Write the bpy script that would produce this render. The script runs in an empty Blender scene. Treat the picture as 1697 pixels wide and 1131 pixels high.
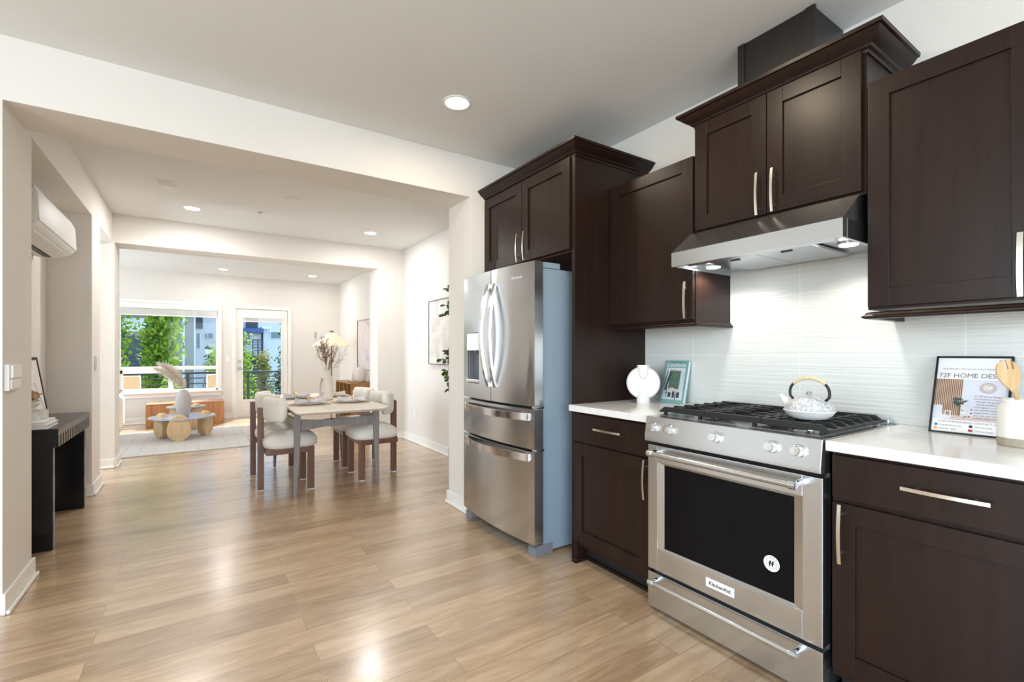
import bpy, bmesh, math, random
from mathutils import Vector, Matrix, noise

random.seed(7)
PI = math.pi
SC = bpy.context.scene
COL = SC.collection
V = Vector

# ------------------------------------------------------------------ camera
cam_d = bpy.data.cameras.new('camera')
cam_d.sensor_width = 36.0
cam_d.sensor_fit = 'HORIZONTAL'
cam_d.lens = 780.0 / 1697.0 * 36.0
cam_d.shift_y = (585.7 - 565.5) / 1697.0
cam_d.clip_start = 0.05
cam_d.clip_end = 300
cam = bpy.data.objects.new('camera', cam_d)
cam.location = (0, 0, 1.22)
cam.rotation_euler = (PI / 2, 0, -math.radians(33.67))
COL.objects.link(cam)
SC.camera = cam

# ------------------------------------------------------------------ view, world, sun, fill lamps
SC.view_settings.view_transform = 'Standard'
SC.view_settings.look = 'None'
SC.view_settings.exposure = 0.97
SC.view_settings.gamma = 1.0
SC.view_settings.use_curve_mapping = False
SC.cycles.use_denoising = True
SC.cycles.max_bounces = 10
SC.cycles.diffuse_bounces = 6
SC.cycles.glossy_bounces = 5
SC.cycles.transmission_bounces = 8
SC.cycles.transparent_max_bounces = 12
SC.cycles.sample_clamp_indirect = 6.0
SC.cycles.caustics_reflective = False
SC.cycles.caustics_refractive = False
SC.cycles.blur_glossy = 0.5

w = bpy.data.worlds.new('sky')
SC.world = w
w.use_nodes = True
nt = w.node_tree
nt.nodes.clear()
wo = nt.nodes.new('ShaderNodeOutputWorld')
bg = nt.nodes.new('ShaderNodeBackground')
sky = nt.nodes.new('ShaderNodeTexSky')
sky.sky_type = 'NISHITA'
sky.sun_disc = False
sky.sun_elevation = math.radians(52)
sky.sun_rotation = math.radians(20)
bg.inputs['Strength'].default_value = 0.40
nt.links.new(sky.outputs[0], bg.inputs['Color'])
nt.links.new(bg.outputs[0], wo.inputs['Surface'])


def lamp(name, kind, loc, energy, color=(1, 1, 1), aim=None, **kw):
    d = bpy.data.lights.new(name, kind)
    d.energy = energy
    d.color = color
    for k, v in kw.items():
        setattr(d, k, v)
    o = bpy.data.objects.new(name, d)
    o.location = loc
    if aim is not None:
        o.rotation_euler = (V(aim) - V(loc)).to_track_quat('-Z', 'Y').to_euler()
    COL.objects.link(o)
    return o


FILL_TINT = (0.76, 0.89, 1.0)
lamp('sun', 'SUN', (6, 20, 14), 6.0, (1.0, 0.95, 0.86), aim=(6 - 0.40, 20 - 0.86, 14 - 1.30), angle=math.radians(0.6))
# added fill lamps at unseen kitchen windows, behind and left of the camera
lamp('kitchen_back_fill', 'AREA', (-0.7, -3.02, 1.55), 62, FILL_TINT, aim=(-0.7, 5, 1.35), shape='RECTANGLE', size=2.7, size_y=1.9)
lamp('kitchen_side_fill', 'AREA', (-3.85, -0.4, 1.55), 84, FILL_TINT, aim=(5, 0.2, 1.35), shape='RECTANGLE', size=3.0, size_y=1.9)
# fill lamps added in the living room and hall, no such windows seen
lamp('living_side_fill', 'AREA', (-3.85, 8.6, 1.5), 60, FILL_TINT, aim=(3, 8.4, 1.2), shape='RECTANGLE', size=2.4, size_y=1.7)
lamp('hall_fill', 'AREA', (-2.9, 6.1, 1.5), 40, FILL_TINT, aim=(0, 6.1, 1.3), shape='RECTANGLE', size=0.7, size_y=1.6)

# ------------------------------------------------------------------ materials
MATS = {}


class NT:
    """small wrapper round a material's node tree"""

    def __init__(self, name):
        self.m = bpy.data.materials.new(name)
        self.m.use_nodes = True
        self.t = self.m.node_tree
        self.b = self.t.nodes['Principled BSDF']
        MATS[name] = self.m

    def n(self, kind, **kw):
        nd = self.t.nodes.new(kind)
        for k, v in kw.items():
            if k.startswith('i_'):
                nd.inputs[k[2:].replace('_', ' ')].default_value = v
            else:
                setattr(nd, k, v)
        return nd

    def l(self, a, b):
        self.t.links.new(a, b)

    def coords(self, scale=(1, 1, 1), loc=(0, 0, 0)):
        tc = self.n('ShaderNodeTexCoord')
        mp = self.n('ShaderNodeMapping')
        mp.inputs['Scale'].default_value = scale
        mp.inputs['Location'].default_value = loc
        self.l(tc.outputs['Object'], mp.inputs['Vector'])
        return mp.outputs['Vector']

    def ramp(self, fac, stops):
        r = self.n('ShaderNodeValToRGB')
        e = r.color_ramp.elements
        e[0].position, e[0].color = stops[0][0], (*stops[0][1], 1)
        e[1].position, e[1].color = stops[-1][0], (*stops[-1][1], 1)
        for p, c in stops[1:-1]:
            x = e.new(p)
            x.color = (*c, 1)
        self.l(fac, r.inputs['Fac'])
        return r.outputs['Color']

    def mix(self, fac, a, b, mode='MIX'):
        x = self.n('ShaderNodeMix', data_type='RGBA', blend_type=mode)
        for s, v in ((x.inputs[0], fac), (x.inputs[6], a), (x.inputs[7], b)):
            if isinstance(v, (int, float)):
                s.default_value = v
            elif isinstance(v, tuple):
                s.default_value = (*v, 1)
            else:
                self.l(v, s)
        return x.outputs[2]

    def bump(self, h, strength=0.1, dist=0.01):
        b = self.n('ShaderNodeBump')
        b.inputs['Strength'].default_value = strength
        b.inputs['Distance'].default_value = dist
        self.l(h, b.inputs['Height'])
        self.l(b.outputs['Normal'], self.b.inputs['Normal'])


def lin(r, g, b):
    f = lambda c: (c / 255 / 12.92) if c / 255 <= 0.04045 else ((c / 255 + 0.055) / 1.055) ** 2.4
    return (f(r), f(g), f(b))


def plain(name, col, rough=0.5, metal=0.0, spec=0.5, coat=0.0, vary=0.06, scale=6.0, bump=0.0, bscale=60.0, sheen=0.0):
    k = NT(name)
    k.b.inputs['Roughness'].default_value = rough
    k.b.inputs['Metallic'].default_value = metal
    k.b.inputs['Specular IOR Level'].default_value = spec
    k.b.inputs['Coat Weight'].default_value = coat
    k.b.inputs['Coat Roughness'].default_value = 0.12
    if sheen:
        k.b.inputs['Sheen Weight'].default_value = sheen
    nz = k.n('ShaderNodeTexNoise', i_Scale=scale, i_Detail=3.0)
    k.l(k.coords(), nz.inputs['Vector'])
    c = k.ramp(nz.outputs['Fac'], [(0.3, tuple(x * (1 - vary) for x in col)), (0.7, tuple(min(1, x * (1 + vary)) for x in col))])
    k.l(c, k.b.inputs['Base Color'])
    if bump:
        n2 = k.n('ShaderNodeTexNoise', i_Scale=bscale, i_Detail=2.0)
        k.l(k.coords(), n2.inputs['Vector'])
        k.bump(n2.outputs['Fac'], bump, 0.005)
    return k.m


def wood(name, dark, light, rough=0.45, stretch=(1, 1, 12), scale=3.0, coat=0.0, spec=0.5, bump=0.03):
    """stretch: large across the grain, small along it"""
    k = NT(name)
    v = k.coords(stretch)
    n1 = k.n('ShaderNodeTexNoise', i_Scale=scale, i_Detail=5.0, i_Distortion=0.6)
    k.l(v, n1.inputs['Vector'])
    n2 = k.n('ShaderNodeTexNoise', i_Scale=scale * 6, i_Detail=2.0)
    k.l(v, n2.inputs['Vector'])
    c1 = k.ramp(n1.outputs['Fac'], [(0.3, dark), (0.7, light)])
    c2 = k.mix(0.25, c1, k.ramp(n2.outputs['Fac'], [(0.3, dark), (0.7, light)]))
    k.l(c2, k.b.inputs['Base Color'])
    k.b.inputs['Roughness'].default_value = rough
    k.b.inputs['Coat Weight'].default_value = coat
    k.b.inputs['Coat Roughness'].default_value = 0.18
    k.b.inputs['Specular IOR Level'].default_value = spec
    if bump:
        k.bump(n2.outputs['Fac'], bump, 0.003)
    return k.m


def steel(name, col=(0.60, 0.60, 0.60), rough=0.26, stretch=(1, 1, 60), vary=0.025):
    k = NT(name)
    k.b.inputs['Metallic'].default_value = 1.0
    nz = k.n('ShaderNodeTexNoise', i_Scale=8.0, i_Detail=3.0)
    k.l(k.coords(stretch), nz.inputs['Vector'])
    r = k.n('ShaderNodeMapRange')
    r.inputs['To Min'].default_value = rough - vary
    r.inputs['To Max'].default_value = rough + vary
    k.l(nz.outputs['Fac'], r.inputs['Value'])
    k.l(r.outputs[0], k.b.inputs['Roughness'])
    k.l(k.ramp(nz.outputs['Fac'], [(0.2, tuple(c * 0.97 for c in col)), (0.8, tuple(min(1, c * 1.02) for c in col))]), k.b.inputs['Base Color'])
    return k.m


def emit(name, col, strength):
    k = NT(name)
    k.b.inputs['Base Color'].default_value = (*col, 1)
    k.b.inputs['Emission Color'].default_value = (*col, 1)
    k.b.inputs['Emission Strength'].default_value = strength
    return k.m


def glass(name, tint=(0.95, 0.98, 1.0), rough=0.0):
    k = NT(name)
    k.t.nodes.remove(k.b)
    out = [n for n in k.t.nodes if n.type == 'OUTPUT_MATERIAL'][0]
    tr = k.n('ShaderNodeBsdfTransparent')
    tr.inputs['Color'].default_value = (*tint, 1)
    gl = k.n('ShaderNodeBsdfGlossy')
    gl.inputs['Roughness'].default_value = rough
    fr = k.n('ShaderNodeFresnel')
    fr.inputs['IOR'].default_value = 1.16
    mx = k.n('ShaderNodeMixShader')
    k.l(fr.outputs[0], mx.inputs[0])
    k.l(tr.outputs[0], mx.inputs[1])
    k.l(gl.outputs[0], mx.inputs[2])
    k.l(mx.outputs[0], out.inputs['Surface'])
    return k.m


def floor_mat():
    k = NT('floor_planks')
    tc = k.n('ShaderNodeTexCoord')
    mp = k.n('ShaderNodeMapping')
    mp.inputs['Location'].default_value = (0.37, 0.06, 0)
    k.l(tc.outputs['Object'], mp.inputs['Vector'])

    def brick(c1, c2, mort):
        b = k.n('ShaderNodeTexBrick', offset=0.37, offset_frequency=2, squash=1.0)
        b.inputs['Color1'].default_value = (*c1, 1)
        b.inputs['Color2'].default_value = (*c2, 1)
        b.inputs['Mortar'].default_value = (*mort, 1)
        b.inputs['Scale'].default_value = 1.0
        b.inputs['Mortar Size'].default_value = 0.0016
        b.inputs['Mortar Smooth'].default_value = 0.3
        b.inputs['Brick Width'].default_value = 1.22
        b.inputs['Row Height'].default_value = 0.127
        k.l(mp.outputs[0], b.inputs['Vector'])
        return b

    tone = brick((0, 0, 0), (1, 1, 1), (0.5, 0.5, 0.5))
    # each plank gets its own stretch of grain
    sep = k.n('ShaderNodeSeparateXYZ')
    k.l(mp.outputs[0], sep.inputs[0])
    cmb = k.n('ShaderNodeCombineXYZ')
    mx = k.n('ShaderNodeMath', operation='MULTIPLY')
    mx.inputs[1].default_value = 2.2
    k.l(sep.outputs['X'], mx.inputs[0])
    my = k.n('ShaderNodeMath', operation='MULTIPLY')
    my.inputs[1].default_value = 13.0
    k.l(sep.outputs['Y'], my.inputs[0])
    mz = k.n('ShaderNodeMath', operation='MULTIPLY')
    mz.inputs[1].default_value = 20.0
    k.l(tone.outputs['Color'], mz.inputs[0])
    k.l(mx.outputs[0], cmb.inputs['X'])
    k.l(my.outputs[0], cmb.inputs['Y'])
    k.l(mz.outputs[0], cmb.inputs['Z'])
    g1 = k.n('ShaderNodeTexNoise', i_Scale=1.5, i_Detail=6.0, i_Roughness=0.62, i_Distortion=0.9)
    k.l(cmb.outputs[0], g1.inputs['Vector'])
    base = k.ramp(tone.outputs['Color'], [(0.0, lin(150, 122, 95)), (0.3, lin(180, 150, 118)), (0.65, lin(204, 175, 141)), (1.0, lin(164, 140, 116))])
    grain = k.ramp(g1.outputs['Fac'], [(0.28, lin(136, 108, 82)), (0.5, lin(184, 154, 122)), (0.72, lin(218, 193, 160))])
    c = k.mix(0.46, base, grain)
    gap = brick((1, 1, 1), (1, 1, 1), (0.62, 0.55, 0.48))
    c = k.mix(1.0, c, gap.outputs['Color'], 'MULTIPLY')
    k.l(c, k.b.inputs['Base Color'])
    rr = k.n('ShaderNodeMapRange')
    rr.inputs['To Min'].default_value = 0.16
    rr.inputs['To Max'].default_value = 0.27
    k.l(g1.outputs['Fac'], rr.inputs['Value'])
    k.l(rr.outputs[0], k.b.inputs['Roughness'])
    k.b.inputs['Specular IOR Level'].default_value = 0.7
    k.b.inputs['Coat Weight'].default_value = 0.6
    k.b.inputs['Coat IOR'].default_value = 1.65
    k.b.inputs['Coat Roughness'].default_value = 0.27
    hm = k.mix(0.8, g1.outputs['Fac'], gap.outputs['Fac'])
    inv = k.n('ShaderNodeInvert')
    k.l(hm, inv.inputs['Color'])
    k.bump(inv.outputs[0], 0.08, 0.002)
    return k.m


def tile_mat():
    k = NT('ridged_wall_tile')
    tc = k.n('ShaderNodeTexCoord')
    sp = k.n('ShaderNodeSeparateXYZ')
    k.l(tc.outputs['Object'], sp.inputs[0])
    cb = k.n('ShaderNodeCombineXYZ')
    k.l(sp.outputs['Y'], cb.inputs['X'])
    k.l(sp.outputs['Z'], cb.inputs['Y'])
    mp = k.n('ShaderNodeMapping')
    mp.inputs['Location'].default_value = (-0.54, -0.903, 0)
    k.l(cb.outputs[0], mp.inputs['Vector'])
    b = k.n('ShaderNodeTexBrick', offset=0.0, squash=1.0)
    b.inputs['Color1'].default_value = (*lin(213, 214, 210), 1)
    b.inputs['Color2'].default_value = (*lin(210, 211, 207), 1)
    b.inputs['Mortar'].default_value = (*lin(230, 230, 228), 1)
    b.inputs['Scale'].default_value = 1.0
    b.inputs['Mortar Size'].default_value = 0.0016
    b.inputs['Brick Width'].default_value = 0.60
    b.inputs['Row Height'].default_value = 0.3048
    k.l(mp.outputs[0], b.inputs['Vector'])
    k.l(b.outputs['Color'], k.b.inputs['Base Color'])
    m2 = k.n('ShaderNodeMapping')
    m2.inputs['Scale'].default_value = (2.0, 84, 1)
    k.l(cb.outputs[0], m2.inputs['Vector'])
    n1 = k.n('ShaderNodeTexNoise', i_Scale=1.0, i_Detail=2.5, i_Distortion=0.5)
    k.l(m2.outputs[0], n1.inputs['Vector'])
    k.bump(n1.outputs['Fac'], 0.34, 0.010)
    k.b.inputs['Roughness'].default_value = 0.30
    return k.m


def rug_mat():
    k = NT('woven_rug')
    v = k.coords((1, 1, 1))
    b = k.n('ShaderNodeTexBrick', offset=0.5, squash=1.0)
    b.inputs['Color1'].default_value = (*lin(205, 198, 190), 1)
    b.inputs['Color2'].default_value = (*lin(192, 186, 180), 1)
    b.inputs['Mortar'].default_value = (*lin(170, 162, 156), 1)
    b.inputs['Scale'].default_value = 1.0
    b.inputs['Mortar Size'].default_value = 0.010
    b.inputs['Brick Width'].default_value = 0.30
    b.inputs['Row Height'].default_value = 0.10
    k.l(v, b.inputs['Vector'])
    nz = k.n('ShaderNodeTexNoise', i_Scale=220.0, i_Detail=2.0)
    k.l(v, nz.inputs['Vector'])
    k.l(k.mix(0.35, b.outputs['Color'], k.ramp(nz.outputs['Fac'], [(0.3, lin(170, 164, 158)), (0.7, lin(222, 216, 208))])), k.b.inputs['Base Color'])
    k.b.inputs['Roughness'].default_value = 0.95
    k.bump(nz.outputs['Fac'], 0.4, 0.005)
    return k.m


M = {}
M['wall'] = plain('warm_white_wall_paint', lin(228, 223, 217), 0.75, vary=0.01, scale=2, bump=0.05, bscale=180)
M['ceil'] = plain('ceiling_paint', lin(228, 229, 228), 0.8, vary=0.01, scale=2, bump=0.04, bscale=160)
M['trim'] = plain('white_trim_paint', lin(240, 238, 233), 0.35, vary=0.01)
M['floor'] = floor_mat()
M['tile'] = tile_mat()
M['rug'] = rug_mat()
M['cab'] = wood('espresso_stained_wood', lin(30, 18, 14), lin(43, 27, 21), 0.33, (14, 14, 1.0), 2.0, coat=0.0, spec=0.26, bump=0.02)
M['cab_in'] = plain('dark_cabinet_recess', lin(20, 13, 11), 0.6)
M['cab_raw'] = wood('brown_cabinet_interior', lin(70, 40, 24), lin(92, 54, 32), 0.5, (12, 1, 12), 2.0)
M['chase'] = plain('black_vent_cover_wood', lin(28, 22, 21), 0.42)
M['nickel'] = steel('satin_nickel', (0.80, 0.76, 0.69), 0.24, (1, 1, 1), 0.03)
M['steel_v'] = steel('brushed_steel_vertical', (0.66, 0.69, 0.72), 0.22, (50, 50, 1))
M['steel_h'] = steel('brushed_steel_horizontal', (0.63, 0.655, 0.68), 0.25, (50, 1, 50))
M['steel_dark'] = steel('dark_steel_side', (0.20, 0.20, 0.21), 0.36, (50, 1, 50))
M['chrome'] = steel('polished_steel', (0.74, 0.75, 0.76), 0.15, (1, 1, 1), 0.03)
M['fridge_side'] = plain('grey_enamel_side', lin(140, 158, 174), 0.38, vary=0.02)
M['grey_plastic'] = plain('grey_plastic', lin(120, 124, 128), 0.45)
M['black'] = plain('black_plastic', lin(14, 14, 15), 0.45)
M['iron'] = plain('black_cast_iron', lin(20, 20, 21), 0.48, vary=0.15, scale=40, bump=0.15, bscale=220)
M['oven_glass'] = plain('black_oven_glass', (0.004, 0.004, 0.005), 0.10, spec=0.14, vary=0.0)
M['quartz'] = plain('white_quartz', lin(224, 223, 221), 0.16, vary=0.04, scale=30)
M['ceramic'] = plain('matt_white_ceramic', lin(224, 222, 219), 0.55, vary=0.01)
M['ceramic_gloss'] = plain('glazed_white_ceramic', lin(228, 226, 221), 0.16, vary=0.01)
M['stoneware'] = plain('bare_stoneware', lin(160, 148, 132), 0.75, vary=0.08, scale=60)
M['vase_clay'] = plain('sand_coloured_ceramic', lin(222, 212, 202), 0.75, vary=0.03, scale=20, bump=0.12, bscale=120)
M['vase_grey'] = plain('pale_grey_ceramic', lin(182, 177, 174), 0.6, vary=0.03, scale=20)
M['white'] = plain('white_plastic', lin(234, 234, 232), 0.5, vary=0.0)
M['paper'] = plain('white_paper', lin(238, 238, 240), 0.7, vary=0.01)
M['teal'] = plain('teal_book_cloth', lin(118, 160, 160), 0.6, vary=0.03)
M['spoon'] = wood('beech_wood', lin(192, 156, 108), lin(214, 180, 134), 0.5, (20, 20, 2), 2.0)
M['oak'] = wood('pale_oak', lin(196, 164, 122), lin(218, 190, 150), 0.5, (14, 14, 1.2), 2.0)
M['oak_bench'] = wood('honey_oak', lin(176, 118, 74), lin(206, 150, 104), 0.5, (10, 10, 0.8), 2.0)
M['walnut'] = wood('walnut_wood', lin(92, 58, 44), lin(120, 80, 62), 0.38, (14, 14, 1.2), 2.0, coat=0.2)
M['table_wood'] = wood('grey_brown_ash', lin(104, 97, 94), lin(138, 131, 128), 0.3, (16, 16, 1.2), 2.0, coat=0.1)
M['table_top'] = wood('pale_ash_top', lin(220, 208, 194), lin(232, 222, 210), 0.32, (14, 1.0, 14), 2.0)
M['ash_black'] = wood('black_ash', lin(7, 7, 10), lin(16, 16, 20), 0.2, (24, 24, 1.4), 2.0, spec=0.5, bump=0.03)
M['shelf_wood'] = wood('warm_teak', lin(150, 104, 56), lin(178, 130, 78), 0.45, (1, 12, 12), 2.0)
M['boucle'] = plain('cream_boucle', lin(232, 226, 216), 0.95, vary=0.03, scale=60, bump=0.6, bscale=260, sheen=0.3)
M['sofa'] = plain('white_linen', lin(232, 229, 224), 0.9, vary=0.02, bump=0.3, bscale=300)
M['linen'] = plain('grey_napkin_linen', lin(214, 208, 206), 0.9, vary=0.06, scale=30, bump=0.2, bscale=300)
M['mat_fabric'] = plain('woven_placemat', lin(188, 168, 140), 0.9, vary=0.08, scale=120, bump=0.5, bscale=240)
M['aged'] = steel('aged_nickel', (0.42, 0.41, 0.39), 0.34, (1, 1, 1), 0.03)
M['gold'] = steel('brushed_brass', (0.80, 0.62, 0.32), 0.25, (1, 1, 1), 0.03)
M['dried'] = plain('dried_brown_stems', lin(140, 112, 84), 0.9, vary=0.2, scale=30)
M['pampas'] = plain('pampas_plume', lin(236, 226, 214), 0.95, vary=0.05, scale=30)
M['leaf'] = plain('dark_green_leaf', lin(70, 104, 40), 0.4, vary=0.3, scale=6)
M['bark'] = plain('grey_bark', lin(92, 78, 64), 0.9, vary=0.2, scale=20)
M['soil'] = plain('potting_soil', lin(50, 38, 30), 0.95, vary=0.2, scale=40)
M['glass'] = glass('window_glass')
M['shade'] = None
M['glasstop'] = plain('grey_blue_table_top', lin(176, 184, 194), 0.18, vary=0.04, scale=3)
M['lampglow'] = emit('lit_lamp_lens', (1.0, 0.95, 0.86), 9.0)
M['hoodglow'] = emit('lit_hood_lens', (1.0, 0.96, 0.90), 20.0)
M['bamboo'] = plain('rattan_wrap', lin(204, 188, 152), 0.7, vary=0.15, scale=120)
M['rail'] = plain('black_metal_railing', lin(30, 36, 44), 0.5)
M['deck'] = plain('pale_deck_concrete', lin(180, 176, 170), 0.85, vary=0.05)
M['rattan'] = plain('tan_rattan', lin(186, 158, 122), 0.75, vary=0.15, scale=60, bump=0.4, bscale=120)
k = NT('lit_paper_shade')
k.b.inputs['Base Color'].default_value = (*lin(246, 232, 208), 1)
k.b.inputs['Roughness'].default_value = 0.9
k.b.inputs['Emission Color'].default_value = (1.0, 0.80, 0.55, 1)
k.b.inputs['Emission Strength'].default_value = 0.14
M['shade'] = k.m


# ------------------------------------------------------------------ mesh helpers
class MB:
    """collects shapes into one mesh"""

    def __init__(self):
        self.bm = bmesh.new()
        self.mi = 0

    def _new(self, geom):
        for f in geom:
            f.material_index = self.mi

    def box(self, x0, x1, y0, y1, z0, z1, bev=0.0, seg=2):
        b = self.bm
        x0, x1 = min(x0, x1), max(x0, x1)
        y0, y1 = min(y0, y1), max(y0, y1)
        z0, z1 = min(z0, z1), max(z0, z1)
        vs = [b.verts.new((x, y, z)) for z in (z0, z1) for y in (y0, y1) for x in (x0, x1)]
        q = [(0, 2, 3, 1), (4, 5, 7, 6), (0, 1, 5, 4), (2, 6, 7, 3), (0, 4, 6, 2), (1, 3, 7, 5)]
        fs = [b.faces.new([vs[i] for i in f]) for f in q]
        self._new(fs)
        if bev > 0:
            bev = min(bev, 0.49 * min(x1 - x0, y1 - y0, z1 - z0))
            es = list({e for f in fs for e in f.edges})
            r = bmesh.ops.bevel(b, geom=es, offset=bev, segments=seg, profile=0.5, affect='EDGES')
            self._new(r['faces'])
        return self

    def prism(self, poly, axis, a0, a1, bev=0.0, seg=2):
        """poly: 2-D points; axis: 'x' (poly is y,z), 'y' (poly is x,z) or 'z' (poly is x,y)"""
        def P(p, a):
            return {'x': (a, p[0], p[1]), 'y': (p[0], a, p[1]), 'z': (p[0], p[1], a)}[axis]
        b = self.bm
        v0 = [b.verts.new(P(p, a0)) for p in poly]
        v1 = [b.verts.new(P(p, a1)) for p in poly]
        n = len(poly)
        fs = [b.faces.new(v0), b.faces.new(v1[::-1])]
        for i in range(n):
            j = (i + 1) % n
            fs.append(b.faces.new((v0[j], v0[i], v1[i], v1[j])))
        self._new(fs)
        if bev > 0:
            es = list(set(fs[0].edges) | set(fs[1].edges))
            r = bmesh.ops.bevel(b, geom=es, offset=bev, segments=seg, profile=0.5, affect='EDGES')
            self._new(r['faces'])
        return self

    def quad(self, pts):
        f = self.bm.faces.new([self.bm.verts.new(p) for p in pts])
        self._new([f])
        return self

    def lathe(self, prof, c=(0, 0, 0), seg=32, sx=1.0, sy=1.0, rot=None):
        """prof: (radius, height) from bottom to top"""
        b = self.bm
        c = V(c)
        R = rot or Matrix.Identity(3)
        rings = []
        for r, z in prof:
            if r < 1e-6:
                rings.append([b.verts.new(c + R @ V((0, 0, z)))])
            else:
                rings.append([b.verts.new(c + R @ V((r * sx * math.cos(2 * PI * i / seg), r * sy * math.sin(2 * PI * i / seg), z))) for i in range(seg)])
        fs = []
        for a, d in zip(rings, rings[1:]):
            for i in range(seg):
                j = (i + 1) % seg
                if len(a) == 1 and len(d) == 1:
                    continue
                if len(a) == 1:
                    fs.append(b.faces.new((a[0], d[j], d[i])))
                elif len(d) == 1:
                    fs.append(b.faces.new((a[i], a[j], d[0])))
                else:
                    fs.append(b.faces.new((a[i], a[j], d[j], d[i])))
        if len(rings[0]) > 1:
            fs.append(b.faces.new(rings[0][::-1]))
        if len(rings[-1]) > 1:
            fs.append(b.faces.new(rings[-1]))
        self._new(fs)
        return self

    def cyl(self, p0, p1, r0, r1=None, seg=16):
        p0, p1 = V(p0), V(p1)
        r1 = r0 if r1 is None else r1
        d = p1 - p0
        R = d.to_track_quat('Z', 'Y').to_matrix()
        return self.lathe([(r0, 0), (r1, d.length)], p0, seg, rot=R)

    def tube(self, pts, rad, seg=8):
        b = self.bm
        pts = [V(p) for p in pts]
        n = len(pts)
        rad = [rad] * n if isinstance(rad, (int, float)) else rad
        rings = []
        up = None
        for i, p in enumerate(pts):
            t = (pts[min(i + 1, n - 1)] - pts[max(i - 1, 0)]).normalized()
            if up is None:
                up = t.orthogonal().normalized()
            else:
                up = (up - t * up.dot(t))
                up = up.normalized() if up.length > 1e-6 else t.orthogonal().normalized()
            s = t.cross(up)
            rings.append([b.verts.new(p + rad[i] * (math.cos(2 * PI * k / seg) * up + math.sin(2 * PI * k / seg) * s)) for k in range(seg)])
        fs = []
        for a, d in zip(rings, rings[1:]):
            for k in range(seg):
                j = (k + 1) % seg
                fs.append(b.faces.new((a[k], a[j], d[j], d[k])))
        fs.append(b.faces.new(rings[0][::-1]))
        fs.append(b.faces.new(rings[-1]))
        self._new(fs)
        return self

    def strip(self, pts, side, wd, th):
        """rectangular bar swept along pts; side: width direction"""
        b = self.bm
        pts = [V(p) for p in pts]
        side = V(side).normalized()
        n = len(pts)
        rings = []
        for i, p in enumerate(pts):
            t = (pts[min(i + 1, n - 1)] - pts[max(i - 1, 0)]).normalized()
            nn = t.cross(side).normalized()
            rings.append([b.verts.new(p + side * a * wd / 2 + nn * c * th / 2) for a, c in ((-1, -1), (1, -1), (1, 1), (-1, 1))])
        fs = []
        for a, d in zip(rings, rings[1:]):
            for k in range(4):
                j = (k + 1) % 4
                fs.append(b.faces.new((a[k], a[j], d[j], d[k])))
        fs.append(b.faces.new(rings[0][::-1]))
        fs.append(b.faces.new(rings[-1]))
        self._new(fs)
        return self

    def rings(self, rings, close=True, cap=True):
        b = self.bm
        R = [[b.verts.new(p) for p in r] for r in rings]
        fs = []
        n = len(R[0])
        for a, d in zip(R, R[1:]):
            for k in range(n if close else n - 1):
                j = (k + 1) % n
                fs.append(b.faces.new((a[k], a[j], d[j], d[k])))
        if cap and close:
            fs.append(b.faces.new(R[0][::-1]))
            fs.append(b.faces.new(R[-1]))
        self._new(fs)
        return self

    def xf(self, mat):
        bmesh.ops.transform(self.bm, matrix=mat, verts=self.bm.verts)
        return self

    def build(self, name, mats, parent=None, world=True, smooth=35, subsurf=0):
        me = bpy.data.meshes.new(name)
        bmesh.ops.recalc_face_normals(self.bm, faces=self.bm.faces)
        if parent is not None and world:
            base = V((0, 0, 0))
            p = parent
            while p is not None:
                base += V(p.location)
                p = p.parent
            bmesh.ops.translate(self.bm, vec=-base, verts=self.bm.verts)
        self.bm.to_mesh(me)
        self.bm.free()
        for m in (mats if isinstance(mats, (list, tuple)) else [mats]):
            me.materials.append(M[m] if isinstance(m, str) else m)
        if smooth:
            me.polygons.foreach_set('use_smooth', [True] * len(me.polygons))
            me.set_sharp_from_angle(angle=math.radians(smooth))
        o = bpy.data.objects.new(name, me)
        COL.objects.link(o)
        if parent is not None:
            o.parent = parent
        if smooth and smooth <= 40:
            wn = o.modifiers.new('face weighted normals', 'WEIGHTED_NORMAL')
            wn.keep_sharp = True
            wn.weight = 80
        if subsurf:
            md = o.modifiers.new('subdivision', 'SUBSURF')
            md.levels = md.render_levels = subsurf
        return o


def tag(o, label, cat, group=None):
    o['label'] = label
    o['category'] = cat
    if group:
        o['group'] = group
    return o


def thing(name, label, cat, loc=(0, 0, 0), rz=0.0, group=None):
    o = bpy.data.objects.new(name, None)
    o.empty_display_size = 0.05
    o.location = loc
    o.rotation_euler = (0, 0, rz)
    COL.objects.link(o)
    return tag(o, label, cat, group)


def struct(o):
    o['kind'] = 'structure'
    return o


def dup(root, loc, rz=None, label=None, cat=None, group=None):
    r = root.copy()
    COL.objects.link(r)
    r.location = loc
    if rz is not None:
        r.rotation_euler = (0, 0, rz)
    if label:
        r['label'] = label
    if group:
        r['group'] = group

    def rec(a, b):
        for ch in list(a.children):
            if ch is b or ch.parent is not a:
                continue
            c = ch.copy()
            COL.objects.link(c)
            c.parent = b
            rec(ch, c)
    rec(root, r)
    return r


def text_mesh(body, size, align='LEFT', extrude=0.0, bold=0.0):
    """flat lettering in the x-y plane, as vertex and face lists"""
    cu = bpy.data.curves.new('lettering', 'FONT')
    cu.body = body
    cu.size = size
    cu.align_x = align
    cu.resolution_u = 3
    cu.extrude = extrude
    cu.offset = bold
    ob = bpy.data.objects.new('lettering', cu)
    COL.objects.link(ob)
    dg = bpy.context.evaluated_depsgraph_get()
    me = bpy.data.meshes.new_from_object(ob.evaluated_get(dg))
    vs = [v.co.copy() for v in me.vertices]
    fs = [list(p.vertices) for p in me.polygons]
    bpy.data.objects.remove(ob)
    bpy.data.curves.remove(cu)
    bpy.data.meshes.remove(me)
    return vs, fs


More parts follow.
